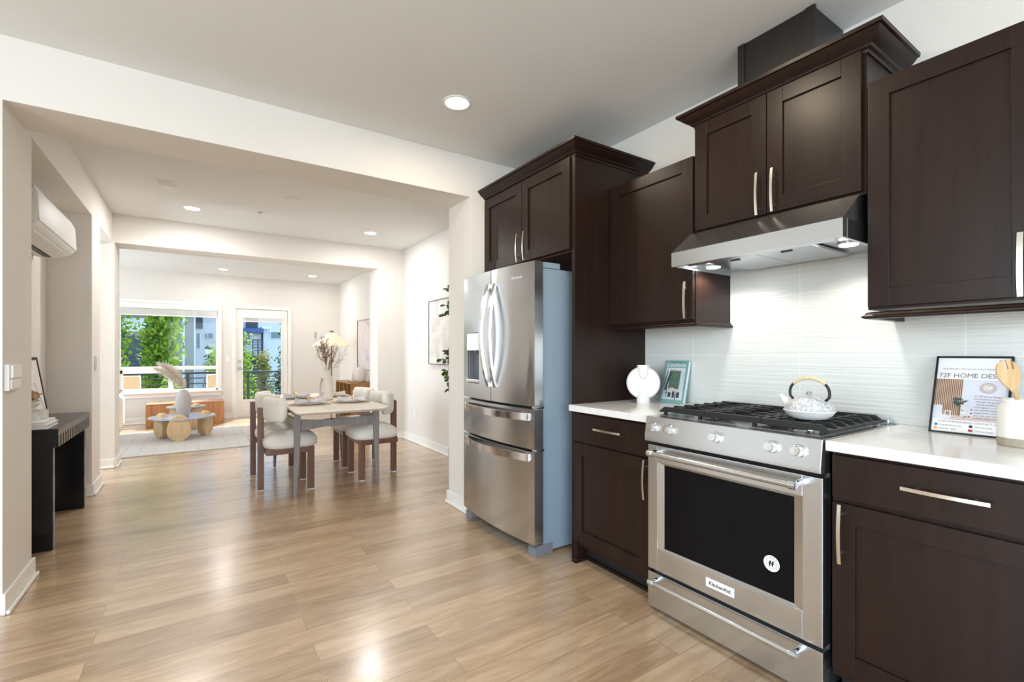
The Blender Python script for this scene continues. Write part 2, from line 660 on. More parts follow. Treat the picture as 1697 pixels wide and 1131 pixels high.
class Plane3:
    """a flat sheet in space: s runs right, t runs up, n points at the viewer"""

    def __init__(self, o, s, t):
        self.o, self.s, self.t = V(o), V(s).normalized(), V(t).normalized()
        self.n = self.s.cross(self.t)

    def __call__(self, s, t, d=0.0):
        return self.o + self.s * s + self.t * t + self.n * d

    def poly(self, mb, pts, d):
        mb.quad([self(a, b, d) for a, b in pts])

    def rect(self, mb, s0, s1, t0, t1, d):
        self.poly(mb, [(s0, t0), (s1, t0), (s1, t1), (s0, t1)], d)

    def disc(self, mb, s, t, r, d, seg=20, rt=None):
        rt = rt or r
        self.poly(mb, [(s + r * math.cos(2 * PI * i / seg), t + rt * math.sin(2 * PI * i / seg)) for i in range(seg)], d)

    def text(self, mb, body, s, t, size, d, align='LEFT', ang=0.0, bold=0.0, squeeze=1.0):
        vs, fs = text_mesh(body, size, align, bold=bold)
        ca, sa = math.cos(ang), math.sin(ang)
        bv = [mb.bm.verts.new(self(s + (v.x * ca * squeeze - v.y * sa), t + (v.x * sa * squeeze + v.y * ca), d)) for v in vs]
        out = []
        for f in fs:
            try:
                out.append(mb.bm.faces.new([bv[i] for i in f]))
            except ValueError:
                pass
        mb._new(out)


# ------------------------------------------------------------------ room shell
ZC = 2.705        # kitchen and dining ceiling
ZL = 2.665        # living room ceiling
ZH = 2.403        # underside of beams and openings
XR = 2.47         # right wall
XL = -0.76        # left wall of the dining area
YF = 10.25        # wall with the window

struct(MB().box(-4.0, 2.62, -3.2, YF + 0.16, -0.12, 0).build('floor', 'floor'))
mb = MB().box(-4.12, 2.62, -3.2, 6.69, ZC, ZC + 0.12)
struct(mb.build('ceiling', 'ceil'))
struct(MB().box(-4.12, 2.62, 6.69, YF + 0.16, ZL, ZL + 0.16).build('ceiling_living', 'ceil'))
struct(MB().box(XR, XR + 0.15, -3.2, YF + 0.16, 0, ZC + 0.1).build('wall_right', 'wall'))
# beam between kitchen and dining area with the pier beside the refrigerator
mb = MB()
mb.box(-4.0, 1.71, 3.14, 3.5, ZH, ZC)
mb.box(1.71, XR, 3.14, 3.5, 0, ZC)
struct(mb.build('wall_kitchen_beam', 'wall'))
# left wall: stub, niche, pier, passage
mb = MB()
mb.box(-4.0, XL, 3.14, 3.6, 0, ZH)
mb.box(-1.16, -1.04, 3.6, 5.35, 0, ZC)
mb.box(-1.16, XL, 5.35, 5.75, 0, ZC)
mb.box(-1.04, XL, 3.5, 5.35, ZH, ZC)
mb.box(-1.16, XL, 5.75, 6.51, ZH, ZC)
struct(mb.build('wall_left', 'wall'))
struct(MB().box(-3.1, -3.0, 3.6, 6.51, 0, ZC).build('wall_hall', 'wall'))
# wall between dining area and living room
mb = MB()
mb.box(-4.0, -0.742, 6.51, 6.87, 0, ZC)
mb.box(2.084, XR, 6.51, 6.87, 0, ZC)
mb.box(-0.742, 2.084, 6.51, 6.87, 2.40, ZC)
struct(mb.build('wall_living_divider', 'wall'))
# window wall
WX0, WX1, WZ0, WZ1 = -1.13, 0.30, 0.545, 2.09
DX0, DX1, DZ1 = 0.585, 1.475, 2.065
mb = MB()
mb.box(-4.0, WX0, YF, YF + 0.16, 0, ZL)
mb.box(WX0, WX1, YF, YF + 0.16, 0, WZ0)
mb.box(WX0, WX1, YF, YF + 0.16, WZ1, ZL)
mb.box(WX1, DX0, YF, YF + 0.16, 0, ZL)
mb.box(DX0, DX1, YF, YF + 0.16, DZ1, ZL)
mb.box(DX1, XR, YF, YF + 0.16, 0, ZL)
struct(mb.build('wall_far', 'wall'))
# unseen walls of kitchen and living room, window openings added for fill lamps
mb = MB()
mb.box(-4.12, -4.0, -3.2, -1.9, 0, ZC)
mb.box(-4.12, -4.0, 1.1, 7.4, 0, ZC)
mb.box(-4.12, -4.0, 9.8, YF + 0.16, 0, ZC)
mb.box(-4.12, -4.0, -1.9, 1.1, 0, 0.6)
mb.box(-4.12, -4.0, -1.9, 1.1, 2.5, ZC)
mb.box(-4.12, -4.0, 7.4, 9.8, 0, 0.65)
mb.box(-4.12, -4.0, 7.4, 9.8, 2.35, ZC)
struct(mb.build('wall_outer_left', 'wall'))
mb = MB()
mb.box(-4.12, -2.05, -3.32, -3.2, 0, ZC)
mb.box(0.65, 2.62, -3.32, -3.2, 0, ZC)
mb.box(-2.05, 0.65, -3.32, -3.2, 0, 0.6)
mb.box(-2.05, 0.65, -3.32, -3.2, 2.5, ZC)
struct(mb.build('wall_back', 'wall'))


def baseboard(name, segs, t=0.014, h=0.098, shoe=0.02):
    """segs: (x0, y0, x1, y1, nx, ny) along the wall face, n pointing into the room"""
    mb = MB()
    for x0, y0, x1, y1, nx, ny in segs:
        def slab(a, b, z0, z1, bv):
            xs = sorted((x0 + nx * a, x1 + nx * b))
            ys = sorted((y0 + ny * a, y1 + ny * b))
            if xs[1] - xs[0] < 1e-4 or ys[1] - ys[0] < 1e-4:
                return
            mb.box(xs[0], xs[1], ys[0], ys[1], z0, z1, bv)
        slab(0, t, 0.0005, h, 0.004)
        slab(t, t + shoe * 0.8, 0.0005, shoe, 0.006)
    o = mb.build(name, 'trim')
    return struct(o)


baseboard('baseboard_right', [(XR, 3.5, XR, 6.51, -1, 0), (XR, 6.87, XR, YF, -1, 0)])
baseboard('baseboard_pier', [(1.71, 3.12, 1.71, 3.52, -1, 0), (1.70, 3.5, XR, 3.5, 0, 1)])
baseboard('baseboard_left', [(XL, 3.125, XL, 3.615, 1, 0), (-1.04, 3.6, XL, 3.6, 0, 1), (-1.04, 3.6, -1.04, 5.35, 1, 0), (-1.04, 5.35, XL + 0.014, 5.35, 0, -1), (XL, 5.335, XL, 5.765, 1, 0), (-1.16, 5.75, XL, 5.75, 0, 1)])
baseboard('baseboard_divider', [(-1.5, 6.51, -0.742, 6.51, 0, -1), (-0.742, 6.5, -0.742, 6.88, 1, 0), (2.084, 6.51, XR, 6.51, 0, -1), (2.084, 6.5, 2.084, 6.88, -1, 0), (-4.0, 6.87, -0.742, 6.87, 0, 1), (2.084, 6.87, XR, 6.87, 0, 1)])
baseboard('baseboard_far', [(-4.0, YF, DX0 - 0.065, YF, 0, -1), (DX1 + 0.065, YF, XR, YF, 0, -1)])

# backsplash tiling behind counter and hood
struct(MB().box(2.458, XR, 0.10, 2.12, 0.921, 1.72).build('wall_backsplash', 'tile'))

# ---- window
casing = MB()
for a in ((WX0 - 0.06, WX0, WZ0 - 0.02, WZ1 + 0.055), (WX1, WX1 + 0.058, WZ0 - 0.02, WZ1 + 0.055)):
    casing.box(a[0], a[1], YF - 0.018, YF, a[2], a[3], 0.004)
casing.box(WX0 - 0.06, WX1 + 0.058, YF - 0.02, YF, WZ1, WZ1 + 0.058, 0.004)
casing.box(WX0 - 0.075, WX1 + 0.072, YF - 0.05, YF, WZ0 - 0.03, WZ0, 0.006)
casing.box(WX0 - 0.05, WX1 + 0.05, YF - 0.016, YF, WZ0 - 0.10, WZ0 - 0.03, 0.004)
win = struct(casing.build('window_1', 'trim'))
Yw0, Yw1 = YF + 0.03, YF + 0.10
mb = MB()
mb.box(WX0, WX0 + 0.03, Yw0, Yw1, WZ0, WZ1, 0.003)
mb.box(WX1 - 0.03, WX1, Yw0, Yw1, WZ0, WZ1, 0.003)
mb.box(WX0, WX1, Yw0, Yw1, WZ1 - 0.03, WZ1, 0.003)
mb.box(WX0, WX1, Yw0, Yw1, WZ0, WZ0 + 0.03, 0.003)
mb.box(WX0, WX1, Yw0 - 0.01, Yw1, 0.925, 0.985, 0.003)
mb.box(-0.445, -0.38, Yw0 - 0.012, Yw1, WZ0, 0.93, 0.003)
mb.box(WX0 + 0.03, -0.445, Yw0 - 0.008, Yw1, 0.868, 0.93, 0.003)
mb.box(WX0 + 0.03, WX0 + 0.062, Yw0 - 0.008, Yw1, WZ0, 0.93, 0.003)
mb.box(WX0 + 0.03, -0.445, Yw0 - 0.008, Yw1, WZ0 + 0.03, WZ0 + 0.055, 0.003)
mb.build('window_frame', 'trim', win)
for x0, x1, z0, z1 in ((WX0 + 0.03, WX1 - 0.03, 0.985, WZ1 - 0.03), (WX0 + 0.06, -0.445, 0.60, 0.868), (-0.38, WX1 - 0.03, WZ0 + 0.03, 0.925)):
    MB().box(x0, x1, Yw0 + 0.03, Yw0 + 0.036, z0, z1).build('window_pane', 'glass', win)
tb = thing('window_blind', 'white raised blind bundled at the top of the wide living room window', 'blind', (-0.415, YF + 0.005, 1.87))
MB().box(WX0 + 0.004, WX1 - 0.004, YF - 0.028, YF + 0.028, 1.995, WZ1 - 0.002, 0.006).build('head_rail', 'trim', tb)
mb = MB()
for i in range(9):
    z = 1.895 + i * 0.0108
    mb.box(WX0 + 0.012, WX1 - 0.012, YF - 0.02, YF + 0.026, z, z + 0.007, 0.002)
mb.build('slat_stack', 'trim', tb)
MB().box(WX0 + 0.012, WX1 - 0.012, YF - 0.022, YF + 0.028, 1.870, 1.892, 0.005).build('bottom_rail', 'trim', tb)

# ---- patio door
mb = MB()
mb.box(DX0 - 0.062, DX0, YF - 0.018, YF, 0.0, DZ1 + 0.06, 0.004)
mb.box(DX1, DX1 + 0.066, YF - 0.018, YF, 0.0, DZ1 + 0.06, 0.004)
mb.box(DX0 - 0.062, DX1 + 0.066, YF - 0.02, YF, DZ1, DZ1 + 0.062, 0.004)
mb.box(DX0, DX1, YF, YF + 0.16, 0, 0.02)
door = struct(mb.build('door_1', 'trim'))
Yd0, Yd1 = YF + 0.012, YF + 0.056
gx0, gx1, gz0, gz1 = 0.695, 1.362, 0.33, 1.945
mb = MB()
mb.box(DX0 + 0.006, gx0, Yd0, Yd1, 0.022, DZ1 - 0.006, 0.003)
mb.box(gx1, DX1 - 0.006, Yd0, Yd1, 0.022, DZ1 - 0.006, 0.003)
mb.box(gx0, gx1, Yd0, Yd1, 0.022, gz0, 0.003)
mb.box(gx0, gx1, Yd0, Yd1, gz1, DZ1 - 0.006, 0.003)
mb.build('door_leaf', 'trim', door)
mb = MB()
for a in ((gx0 - 0.022, gx0 + 0.008, gz0 - 0.022, gz1 + 0.022), (gx1 - 0.008, gx1 + 0.022, gz0 - 0.022, gz1 + 0.022)):
    mb.box(a[0], a[1], Yd0 - 0.008, Yd0, a[2], a[3], 0.003)
mb.box(gx0, gx1, Yd0 - 0.008, Yd0, gz0 - 0.022, gz0 + 0.008, 0.003)
mb.box(gx0, gx1, Yd0 - 0.008, Yd0, gz1 - 0.008, gz1 + 0.022, 0.003)
mb.build('glazing_bead', 'trim', door)
MB().box(gx0, gx1, Yd0 + 0.018, Yd0 + 0.024, gz0, gz1).build('door_pane', 'glass', door)
mb = MB()
mb.cyl((0.645, Yd0 + 0.001, 1.064), (0.645, Yd0 - 0.012, 1.064), 0.03, seg=24)
mb.cyl((0.645, Yd0 - 0.012, 1.064), (0.645, Yd0 - 0.026, 1.064), 0.019, seg=24)
mb.build('deadbolt', 'aged', door)
mb = MB()
mb.box(0.612, 0.678, Yd0 - 0.008, Yd0 + 0.001, 0.895, 0.962, 0.003)
mb.cyl((0.645, Yd0 - 0.008, 0.93), (0.645, Yd0 - 0.045, 0.93), 0.012, seg=16)
mb.box(0.628, 0.690, Yd0 - 0.055, Yd0 - 0.04, 0.918, 0.942, 0.005)
mb.build('door_handle', 'aged', door)
for z in (0.25, 1.03, 1.82):
    MB().cyl((DX1 - 0.002, Yd0 - 0.004, z - 0.045), (DX1 - 0.002, Yd0 - 0.004, z + 0.045), 0.008, seg=12).build('hinge', 'aged', door)
tb = thing('door_blind', 'white raised blind at the top of the glass patio door', 'blind', (1.03, Yd0 - 0.012, 1.82))
MB().box(gx0 + 0.004, gx1 - 0.004, Yd0 - 0.040, Yd0 - 0.009, 1.895, 1.95, 0.004).build('head_rail', 'trim', tb)
mb = MB()
for i in range(6):
    z = 1.835 + i * 0.0105
    mb.box(gx0 + 0.01, gx1 - 0.01, Yd0 - 0.038, Yd0 - 0.011, z, z + 0.006, 0.002)
mb.box(gx0 + 0.01, gx1 - 0.01, Yd0 - 0.038, Yd0 - 0.011, 1.815, 1.833, 0.003)
mb.build('slat_stack', 'trim', tb)

# ------------------------------------------------------------------ ceiling fixtures
def downlight(x, y, z, r, label, energy, group=None, color=(1.0, 0.98, 0.96)):
    t = thing('recessed_light', label, 'ceiling light', (x, y, z), group=group)
    MB().lathe([(r * 0.80, 0.0), (r * 0.84, -0.006), (r, -0.004), (r, 0.0)], (x, y, z), 36).build('trim_ring', 'trim', t)
    MB().lathe([(0, -0.0025), (r * 0.79, -0.0025), (r * 0.79, 0.0)], (x, y, z), 36).build('lens', 'lampglow', t)
    lamp('downlight_bulb', 'AREA', (x, y, z - 0.012), energy, color, aim=(x, y, 0), shape='DISK', size=0.13)


downlight(1.275, 2.50, ZC, 0.083, 'large lit recessed light in the kitchen ceiling in front of the beam', 3.5, color=(1.0, 0.86, 0.66))
downlight(1.29, 1.30, ZC, 0.083, 'recessed light in the kitchen ceiling above the space before the range', 5, color=(1.0, 0.84, 0.62))
downlight(-0.051, 5.82, ZC, 0.080, 'lit recessed light in the dining ceiling left of the sprinkler', 10)
downlight(1.767, 5.80, ZC, 0.080, 'lit recessed light in the dining ceiling near the right wall', 7)
downlight(0.355, 9.50, ZL, 0.080, 'left lit recessed light in the living room ceiling seen through the opening', 4.5)
downlight(1.78, 9.40, ZL, 0.080, 'right lit recessed light in the living room ceiling near the floor lamp', 4.5)

t = thing('smoke_detector', 'white smoke detector on the dining ceiling nearest the left wall', 'smoke detector', (-0.227, 5.075, ZC))
MB().lathe([(0.075, -0.012), (0.078, 0)], t.location, 32).build('base_plate', 'white', t)
mb = MB().lathe([(0.0, -0.045), (0.045, -0.044), (0.058, -0.036), (0.06, -0.026), (0.066, -0.024), (0.068, -0.012)], t.location, 32)
mb.build('sensor_cap', 'white', t)
t = thing('ceiling_disc', 'flat round white sensor on the dining ceiling right of the sprinkler', 'sensor', (0.755, 4.94, ZC))
MB().lathe([(0.0, -0.022), (0.05, -0.02), (0.066, -0.010), (0.068, 0)], t.location, 32).build('cover', 'white', t)
t = thing('fire_sprinkler', 'small dark sprinkler head on the dining ceiling between the two lights', 'sprinkler', (0.533, 5.58, ZC))
MB().lathe([(0.0, -0.010), (0.034, -0.008), (0.04, 0)], t.location, 24).build('escutcheon', 'white', t)
MB().lathe([(0.0, -0.022), (0.022, -0.020), (0.022, -0.016), (0.008, -0.010)], t.location, 20).build('deflector', 'nickel', t)

# ------------------------------------------------------------------ kitchen cabinets
def bow_handle(parent, p0, p1, out=0.032, bow=0.008, wd=0.011, th=0.006, posts=0.17):
    """bar pull standing off a face that looks towards -x; p0, p1 are the bar's ends on the face"""
    p0, p1 = V(p0), V(p1)
    d = (p1 - p0)
    side = d.normalized().cross(V((1, 0, 0)))
    pts = []
    for i in range(13):
        f = i / 12
        pts.append(p0 + d * f + V((-(out - bow + bow * 4 * f * (1 - f)), 0, 0)))
    mb = MB().strip(pts, side, wd, th)
    for f in (posts, 1 - posts):
        a = p0 + d * f
        mb.cyl(a, a + V((-(out - bow * 0.4), 0, 0)), 0.0045, seg=10)
    return mb.build('handle', 'nickel', parent)


def shaker(parent, x, y0, y1, z0, z1, st=0.068, name='door'):
    """framed door with a flat recessed panel, face at x looking towards -x"""
    g = 0.0015
    y0, y1, z0, z1 = y0 + g, y1 - g, z0 + g, z1 - g
    mb = MB()
    mb.box(x, x + 0.02, y0, y0 + st, z0, z1, 0.0018)
    mb.box(x, x + 0.02, y1 - st, y1, z0, z1, 0.0018)
    mb.box(x, x + 0.02, y0 + st - 0.0005, y1 - st + 0.0005, z0, z0 + st, 0.0018)
    mb.box(x, x + 0.02, y0 + st - 0.0005, y1 - st + 0.0005, z1 - st, z1, 0.0018)
    mb.box(x + 0.010, x + 0.017, y0 + st - 0.004, y1 - st + 0.004, z0 + st - 0.004, z1 - st + 0.004)
    return mb.build(name, 'cab', parent)


def slab_front(parent, x, y0, y1, z0, z1):
    g = 0.0015
    return MB().box(x, x + 0.02, y0 + g, y1 - g, z0 + g, z1 - g, 0.002).build('drawer', 'cab', parent)


def moulding(parent, name, prof, xb, xf, y0, y1, near=True, far=True, mat='cab'):
    """prof: (out, z) closed outline of a moulding run along the front, and round the near / far end"""
    rings = []
    n = len(prof)
    for o, z in prof:
        r = []
        if near:
            r += [(xb, y0 - o, z), (xf - o, y0 - o, z)]
        else:
            r += [(xf - o, y0, z)]
        if far:
            r += [(xf - o, y1 + o, z), (xb, y1 + o, z)]
        else:
            r += [(xf - o, y1, z)]
        rings.append(r)
    mb = MB()
    mb.rings(rings + [rings[0]], close=False, cap=False)
    # end caps
    bmesh.ops.remove_doubles(mb.bm, verts=mb.bm.verts, dist=1e-6)
    es = [e for e in mb.bm.edges if len(e.link_faces) == 1]
    if es:
        bmesh.ops.holes_fill(mb.bm, edges=es, sides=0)
    return mb.build(name, 'cab', parent, smooth=20)


def crown_prof(z):
    return [(-0.02, z - 0.012), (0.006, z - 0.012), (0.008, z), (0.018, z + 0.006), (0.022, z + 0.014), (0.032, z + 0.020), (0.048, z + 0.030), (0.060, z + 0.044), (0.062, z + 0.048), (0.072, z + 0.050), (0.074, z + 0.064), (-0.02, z + 0.064)]


def rail_prof(z):
    return [(-0.02, z), (0.010, z), (0.017, z + 0.005), (0.017, z + 0.010), (0.010, z + 0.014), (0.006, z + 0.022), (0.0, z + 0.026), (-0.02, z + 0.026)]


XB = XR - 0.001
# ---- cabinet over the refrigerator, with its tall end panel
t = thing('fridge_cabinet', 'dark cabinet above the refrigerator with tall side panel and crown moulding', 'cabinet', (2.15, 2.62, 0))
XC = 1.85
mb = MB()
mb.box(XC, XB, 2.121, 3.138, 1.842, 2.40)
mb.build('body', 'cab', t)
MB().box(XC + 0.02, XB, 2.122, 3.137, 1.834, 1.842).build('underside', 'cab_raw', t)
mb = MB().box(1.85, XB, 2.101, 2.121, 0.0, 2.40, 0.0015)
mb.box(1.845, 1.85, 2.101, 2.128, 0.0, 2.40)
mb.build('side_panel', 'cab', t)
MB().box(XC, XC + 0.02, 3.118, 3.138, 0.0, 1.842).build('filler_strip', 'cab', t)
d = shaker(t, 1.83, 2.133, 2.627, 1.840, 2.388)
bow_handle(d, (1.83, 2.575, 2.035), (1.83, 2.575, 1.842))
d = shaker(t, 1.83, 2.628, 3.130, 1.840, 2.388)
bow_handle(d, (1.83, 2.655, 2.035), (1.83, 2.655, 1.842))
moulding(t, 'crown_moulding', crown_prof(2.396), XB, 1.85, 2.101, 3.138, True, False)

# ---- wall cabinet left of the hood
XU = 2.127
t = thing('wall_cabinet', 'single-door dark wall cabinet left of the range hood', 'cabinet', (2.3, 1.8, 1.36))
MB().box(XU + 0.02, XB, 1.503, 2.100, 1.386, 2.245).build('body', 'cab', t)
d = shaker(t, XU, 1.506, 2.098, 1.394, 2.243)
bow_handle(d, (XU, 1.540, 1.592), (XU, 1.540, 1.400))
moulding(t, 'light_rail', rail_prof(1.360), XB, XU + 0.02, 1.503, 2.100, True, False)
# ---- cabinet over the hood
t = thing('hood_cabinet', 'two-door dark cabinet with crown moulding directly over the range hood', 'cabinet', (2.3, 1.125, 1.83))
MB().box(XU + 0.02, XB, 0.752, 1.500, 1.835, 2.40).build('body', 'cab', t)
d = shaker(t, XU, 0.763, 1.128, 1.847, 2.392)
bow_handle(d, (XU, 1.092, 2.038), (XU, 1.092, 1.846))
d = shaker(t, XU, 1.129, 1.497, 1.847, 2.392)
bow_handle(d, (XU, 1.161, 2.038), (XU, 1.161, 1.846))
moulding(t, 'crown_moulding', crown_prof(2.390), XB, XU + 0.02, 0.752, 1.500, True, True)
t = thing('vent_cover', 'black boxed vent cover between hood cabinet crown and ceiling', 'vent cover', (2.3, 1.12, 2.454))
mb = MB().box(2.178, XB, 0.957, 1.284, 2.454, ZC - 0.002)
mb.build('panel', 'chase', t)
for ya, yb in ((0.947, 0.985), (1.256, 1.290)):
    MB().box(2.170, 2.186, ya, yb, 2.454, ZC - 0.002, 0.002).build('corner_strip', 'chase', t)
# ---- wall cabinet right of the hood
t = thing('wall_cabinet', 'dark wall cabinet right of the hood above the framed poster', 'cabinet', (2.3, 0.5, 1.34))
MB().box(XU + 0.02, XB, 0.290, 0.748, 1.386, 2.255).build('body', 'cab', t)
d = shaker(t, XU, 0.292, 0.745, 1.394, 2.253)
bow_handle(d, (XU, 0.338, 1.592), (XU, 0.338, 1.394), wd=0.014)
moulding(t, 'light_rail', rail_prof(1.352), XB, XU + 0.02, 0.290, 0.748, True, True)

# ---- base cabinets and worktops
XD = 1.83
t = thing('base_cabinet', 'dark base cabinet with drawer and door between refrigerator panel and range', 'cabinet', (2.15, 1.8, 0))
MB().box(XD + 0.02, XB, 1.524, 2.100, 0.10, 0.884).build('body', 'cab', t)
mb = MB()
mb.box(XD + 0.09, XB, 1.524, 2.075, 0.0, 0.10)
mb.build('toe_kick', 'cab_in', t)
mb = MB()
mb.box(XD + 0.006, XD + 0.10, 2.072, 2.100, 0.0, 0.13, 0.001)
mb.prism([(XD - 0.012, 0.001), (XD + 0.11, 0.001), (XD + 0.11, 0.022), (XD - 0.002, 0.022), (XD - 0.012, 0.010)], 'y', 2.062, 2.100)
mb.build('foot', 'cab', t)
MB().box(XD + 0.072, XD + 0.09, 1.524, 2.06, 0.0005, 0.018, 0.006).build('shoe_moulding', 'cab', t)
d = slab_front(t, XD, 1.527, 2.098, 0.708, 0.870)
bow_handle(d, (XD, 1.905, 0.801), (XD, 1.708, 0.801), bow=0.006)
d = shaker(t, XD, 1.527, 2.098, 0.128, 0.702)
bow_handle(d, (XD, 1.553, 0.708 - 0.01), (XD, 1.553, 0.505))
t = thing('base_cabinet', 'dark base cabinet right of the range, under the framed poster', 'cabinet', (2.15, 0.45, 0))
MB().box(XD + 0.02, XB, 0.135, 0.748, 0.10, 0.884).build('body', 'cab', t)
MB().box(XD + 0.09, XB, 0.135, 0.748, 0.0, 0.10).build('toe_kick', 'cab_in', t)
d = slab_front(t, XD, 0.138, 0.745, 0.721, 0.870)
bow_handle(d, (XD, 0.545, 0.803), (XD, 0.346, 0.803), bow=0.006)
d = shaker(t, XD, 0.138, 0.745, 0.128, 0.708)
bow_handle(d, (XD, 0.712, 0.706), (XD, 0.712, 0.506))
o = MB().box(1.795, 2.457, 1.521, 2.0995, 0.8845, 0.9205, 0.003).build('worktop', 'quartz')
tag(o, 'white quartz worktop left of the range, under the disc vase and book', 'worktop')
o = MB().box(1.795, 2.457, 0.105, 0.751, 0.8845, 0.9205, 0.003).build('worktop', 'quartz')
tag(o, 'white quartz worktop right of the range, under poster and utensil crock', 'worktop')

# ------------------------------------------------------------------ range hood
t = thing('range_hood', 'stainless steel range hood with two lit lamps under the cabinets', 'range hood', (2.2, 1.13, 1.64))
HY0, HY1 = 0.762, 1.512
YS = 0.022
mb = MB()
# lower band, then sloping canopy: rings of the outline seen from above
b0 = [(XB, HY0, 1.648), (1.962, HY0, 1.648), (1.962, HY1, 1.648), (XB, HY1, 1.648)]
b1 = [(XB, HY0, 1.718), (1.962, HY0, 1.718), (1.962, HY1, 1.718), (XB, HY1, 1.718)]
b2 = [(XB, HY0, 1.832), (2.112, HY0, 1.832), (2.112, HY1, 1.832), (XB, HY1, 1.832)]
bo = [(XB, HY0 + 0.012, 1.668), (1.974, HY0 + 0.012, 1.668), (1.974, HY1 - 0.012, 1.668), (XB, HY1 - 0.012, 1.668)]
bi = [(XB, HY0 + 0.012, 1.648), (1.974, HY0 + 0.012, 1.648), (1.974, HY1 - 0.012, 1.648), (XB, HY1 - 0.012, 1.648)]
mb.rings([bo, bi, b0, b1, b2])
mb.build('canopy', 'steel_h', t, smooth=20)
MB().box(2.0, XB - 0.002, HY0 - 0.0008, HY0 + 0.0, 1.65, 1.72).build('side_face', 'steel_dark', t)
mb = MB()
mb.prism([(1.976, 1.667), (2.036, 1.652), (2.036, 1.667)], 'y', HY0 + 0.05, HY1 - 0.05)
mb.build('control_strip', 'steel_h', t)
for y in (1.27, 1.21):
    MB().box(2.000, 2.012, y - 0.011, y + 0.011, 1.655, 1.662, 0.001).build('rocker_switch', 'black', t)
for y in (1.115, 1.14, 1.165):
    MB().cyl((2.005, y, 1.662), (2.005, y, 1.655), 0.004, seg=10).build('control_button', 'black', t)
for y0, y1 in ((0.905, 1.128), (1.132, 1.36)):
    f = MB().box(2.045, 2.40, y0, y1, 1.654, 1.664, 0.002).build('grease_filter', 'steel_h', t)
    mb = MB().box(2.07, 2.085, (y0 + y1) / 2 - 0.022, (y0 + y1) / 2 + 0.022, 1.650, 1.6545, 0.001)
    mb.build('filter_latch', 'black', f)
for y in (0.830, 1.432):
    MB().lathe([(0.034, 1.658), (0.040, 1.660), (0.040, 1.667)], (2.19, y, 0), 24).build('lamp_ring', 'chrome', t)
    MB().lathe([(0.0, 1.6565), (0.033, 1.6565), (0.033, 1.666)], (2.19, y, 0), 24).build('lamp_lens', 'hoodglow', t)
    lamp('hood_bulb', 'SPOT', (2.19, y, 1.645), 3.0, (1.0, 0.95, 0.88), aim=(2.24, y, 0), spot_size=math.radians(150), spot_blend=0.35, shadow_soft_size=0.022)

# ------------------------------------------------------------------ gas range
t = thing('gas_range', 'stainless steel gas range with black oven window and five knobs', 'stove', (2.1, 1.136, 0))
RY0, RY1 = 0.757, 1.516
mb = MB()
mb.box(1.845, 2.455, RY0, RY1, 0.045, 0.905)
mb.build('body', 'steel_dark', t)
MB().box(1.87, 2.44, RY0 + 0.01, RY1 - 0.01, 0.0, 0.05).build('plinth', 'black', t)
# cooktop with raised front edge
mb = MB()
mb.box(1.79, 2.455, RY0, RY1, 0.905, 0.922, 0.004)
mb.build('cooktop', 'steel_h', t)
MB().box(1.852, 2.40, RY0 + 0.03, RY1 - 0.03, 0.9222, 0.9235, 0.0005).build('burner_tray', 'steel_h', t)
mb = MB().box(2.40, 2.455, RY0 + 0.006, RY1 - 0.006, 0.922, 0.944, 0.006)
mb.build('rear_trim', 'steel_h', t)
# control panel
mb = MB().prism([(1.772, 0.828), (1.785, 0.921), (1.80, 0.922), (1.86, 0.921), (1.86, 0.80), (1.79, 0.80), (1.772, 0.806)], 'y', RY0 - 0.002, RY1 + 0.002, 0.002)
mb.build('control_panel', 'steel_h', t, smooth=25)
KN = [1.470, 1.378, 1.148, 0.919, 0.827]
for y in KN:
    R = V((-1, 0, 0.13)).to_track_quat('Z', 'Y').to_matrix()
    kb = MB().lathe([(0.0235, 0.0), (0.0235, 0.007), (0.0215, 0.009), (0.0215, 0.013)], (1.779, y, 0.872), 32, rot=R).build('knob', 'chrome', t)
    mb = MB()
    prof = []
    for i in range(40):
        prof.append(i)
    rr = lambda i: 0.0185 if i % 2 else 0.0172
    c0 = V((1.779, y, 0.872))
    rg = []
    for r, h in ((1.0, 0.012), (1.0, 0.034), (0.9, 0.0375), (0.0, 0.0378)):
        rg.append([c0 + R @ V((max(r, 0.02) * rr(i) * math.cos(2 * PI * i / 40), max(r, 0.02) * rr(i) * math.sin(2 * PI * i / 40), h)) for i in range(40)])
    mb.rings(rg)
    mb.build('knob_grip', 'chrome', kb, smooth=0)
# oven door
dx = 1.793
od = MB()
od.box(dx, 1.843, RY0, 0.824, 0.197, 0.786, 0.003)
od.box(dx, 1.843, 1.460, RY1, 0.197, 0.786, 0.003)
od.box(dx, 1.843, 0.823, 1.461, 0.197, 0.300, 0.003)
od.box(dx, 1.843, 0.823, 1.461, 0.708, 0.786, 0.003)
door_o = od.build('oven_door', 'steel_h', t)
mb = MB()
# sloping inner bezel down to the glass
o_ = [(dx + 0.001, 0.822, 0.298), (dx + 0.001, 1.462, 0.298), (dx + 0.001, 1.462, 0.710), (dx + 0.001, 0.822, 0.710)]
i_ = [(dx + 0.010, 0.855, 0.309), (dx + 0.010, 1.428, 0.309), (dx + 0.010, 1.428, 0.698), (dx + 0.010, 0.855, 0.698)]
mb.rings([o_, i_], cap=False)
mb.build('window_bezel', 'steel_v', door_o)
MB().box(dx + 0.0105, dx + 0.016, 0.84, 1.445, 0.30, 0.707).build('oven_window', 'oven_glass', door_o)


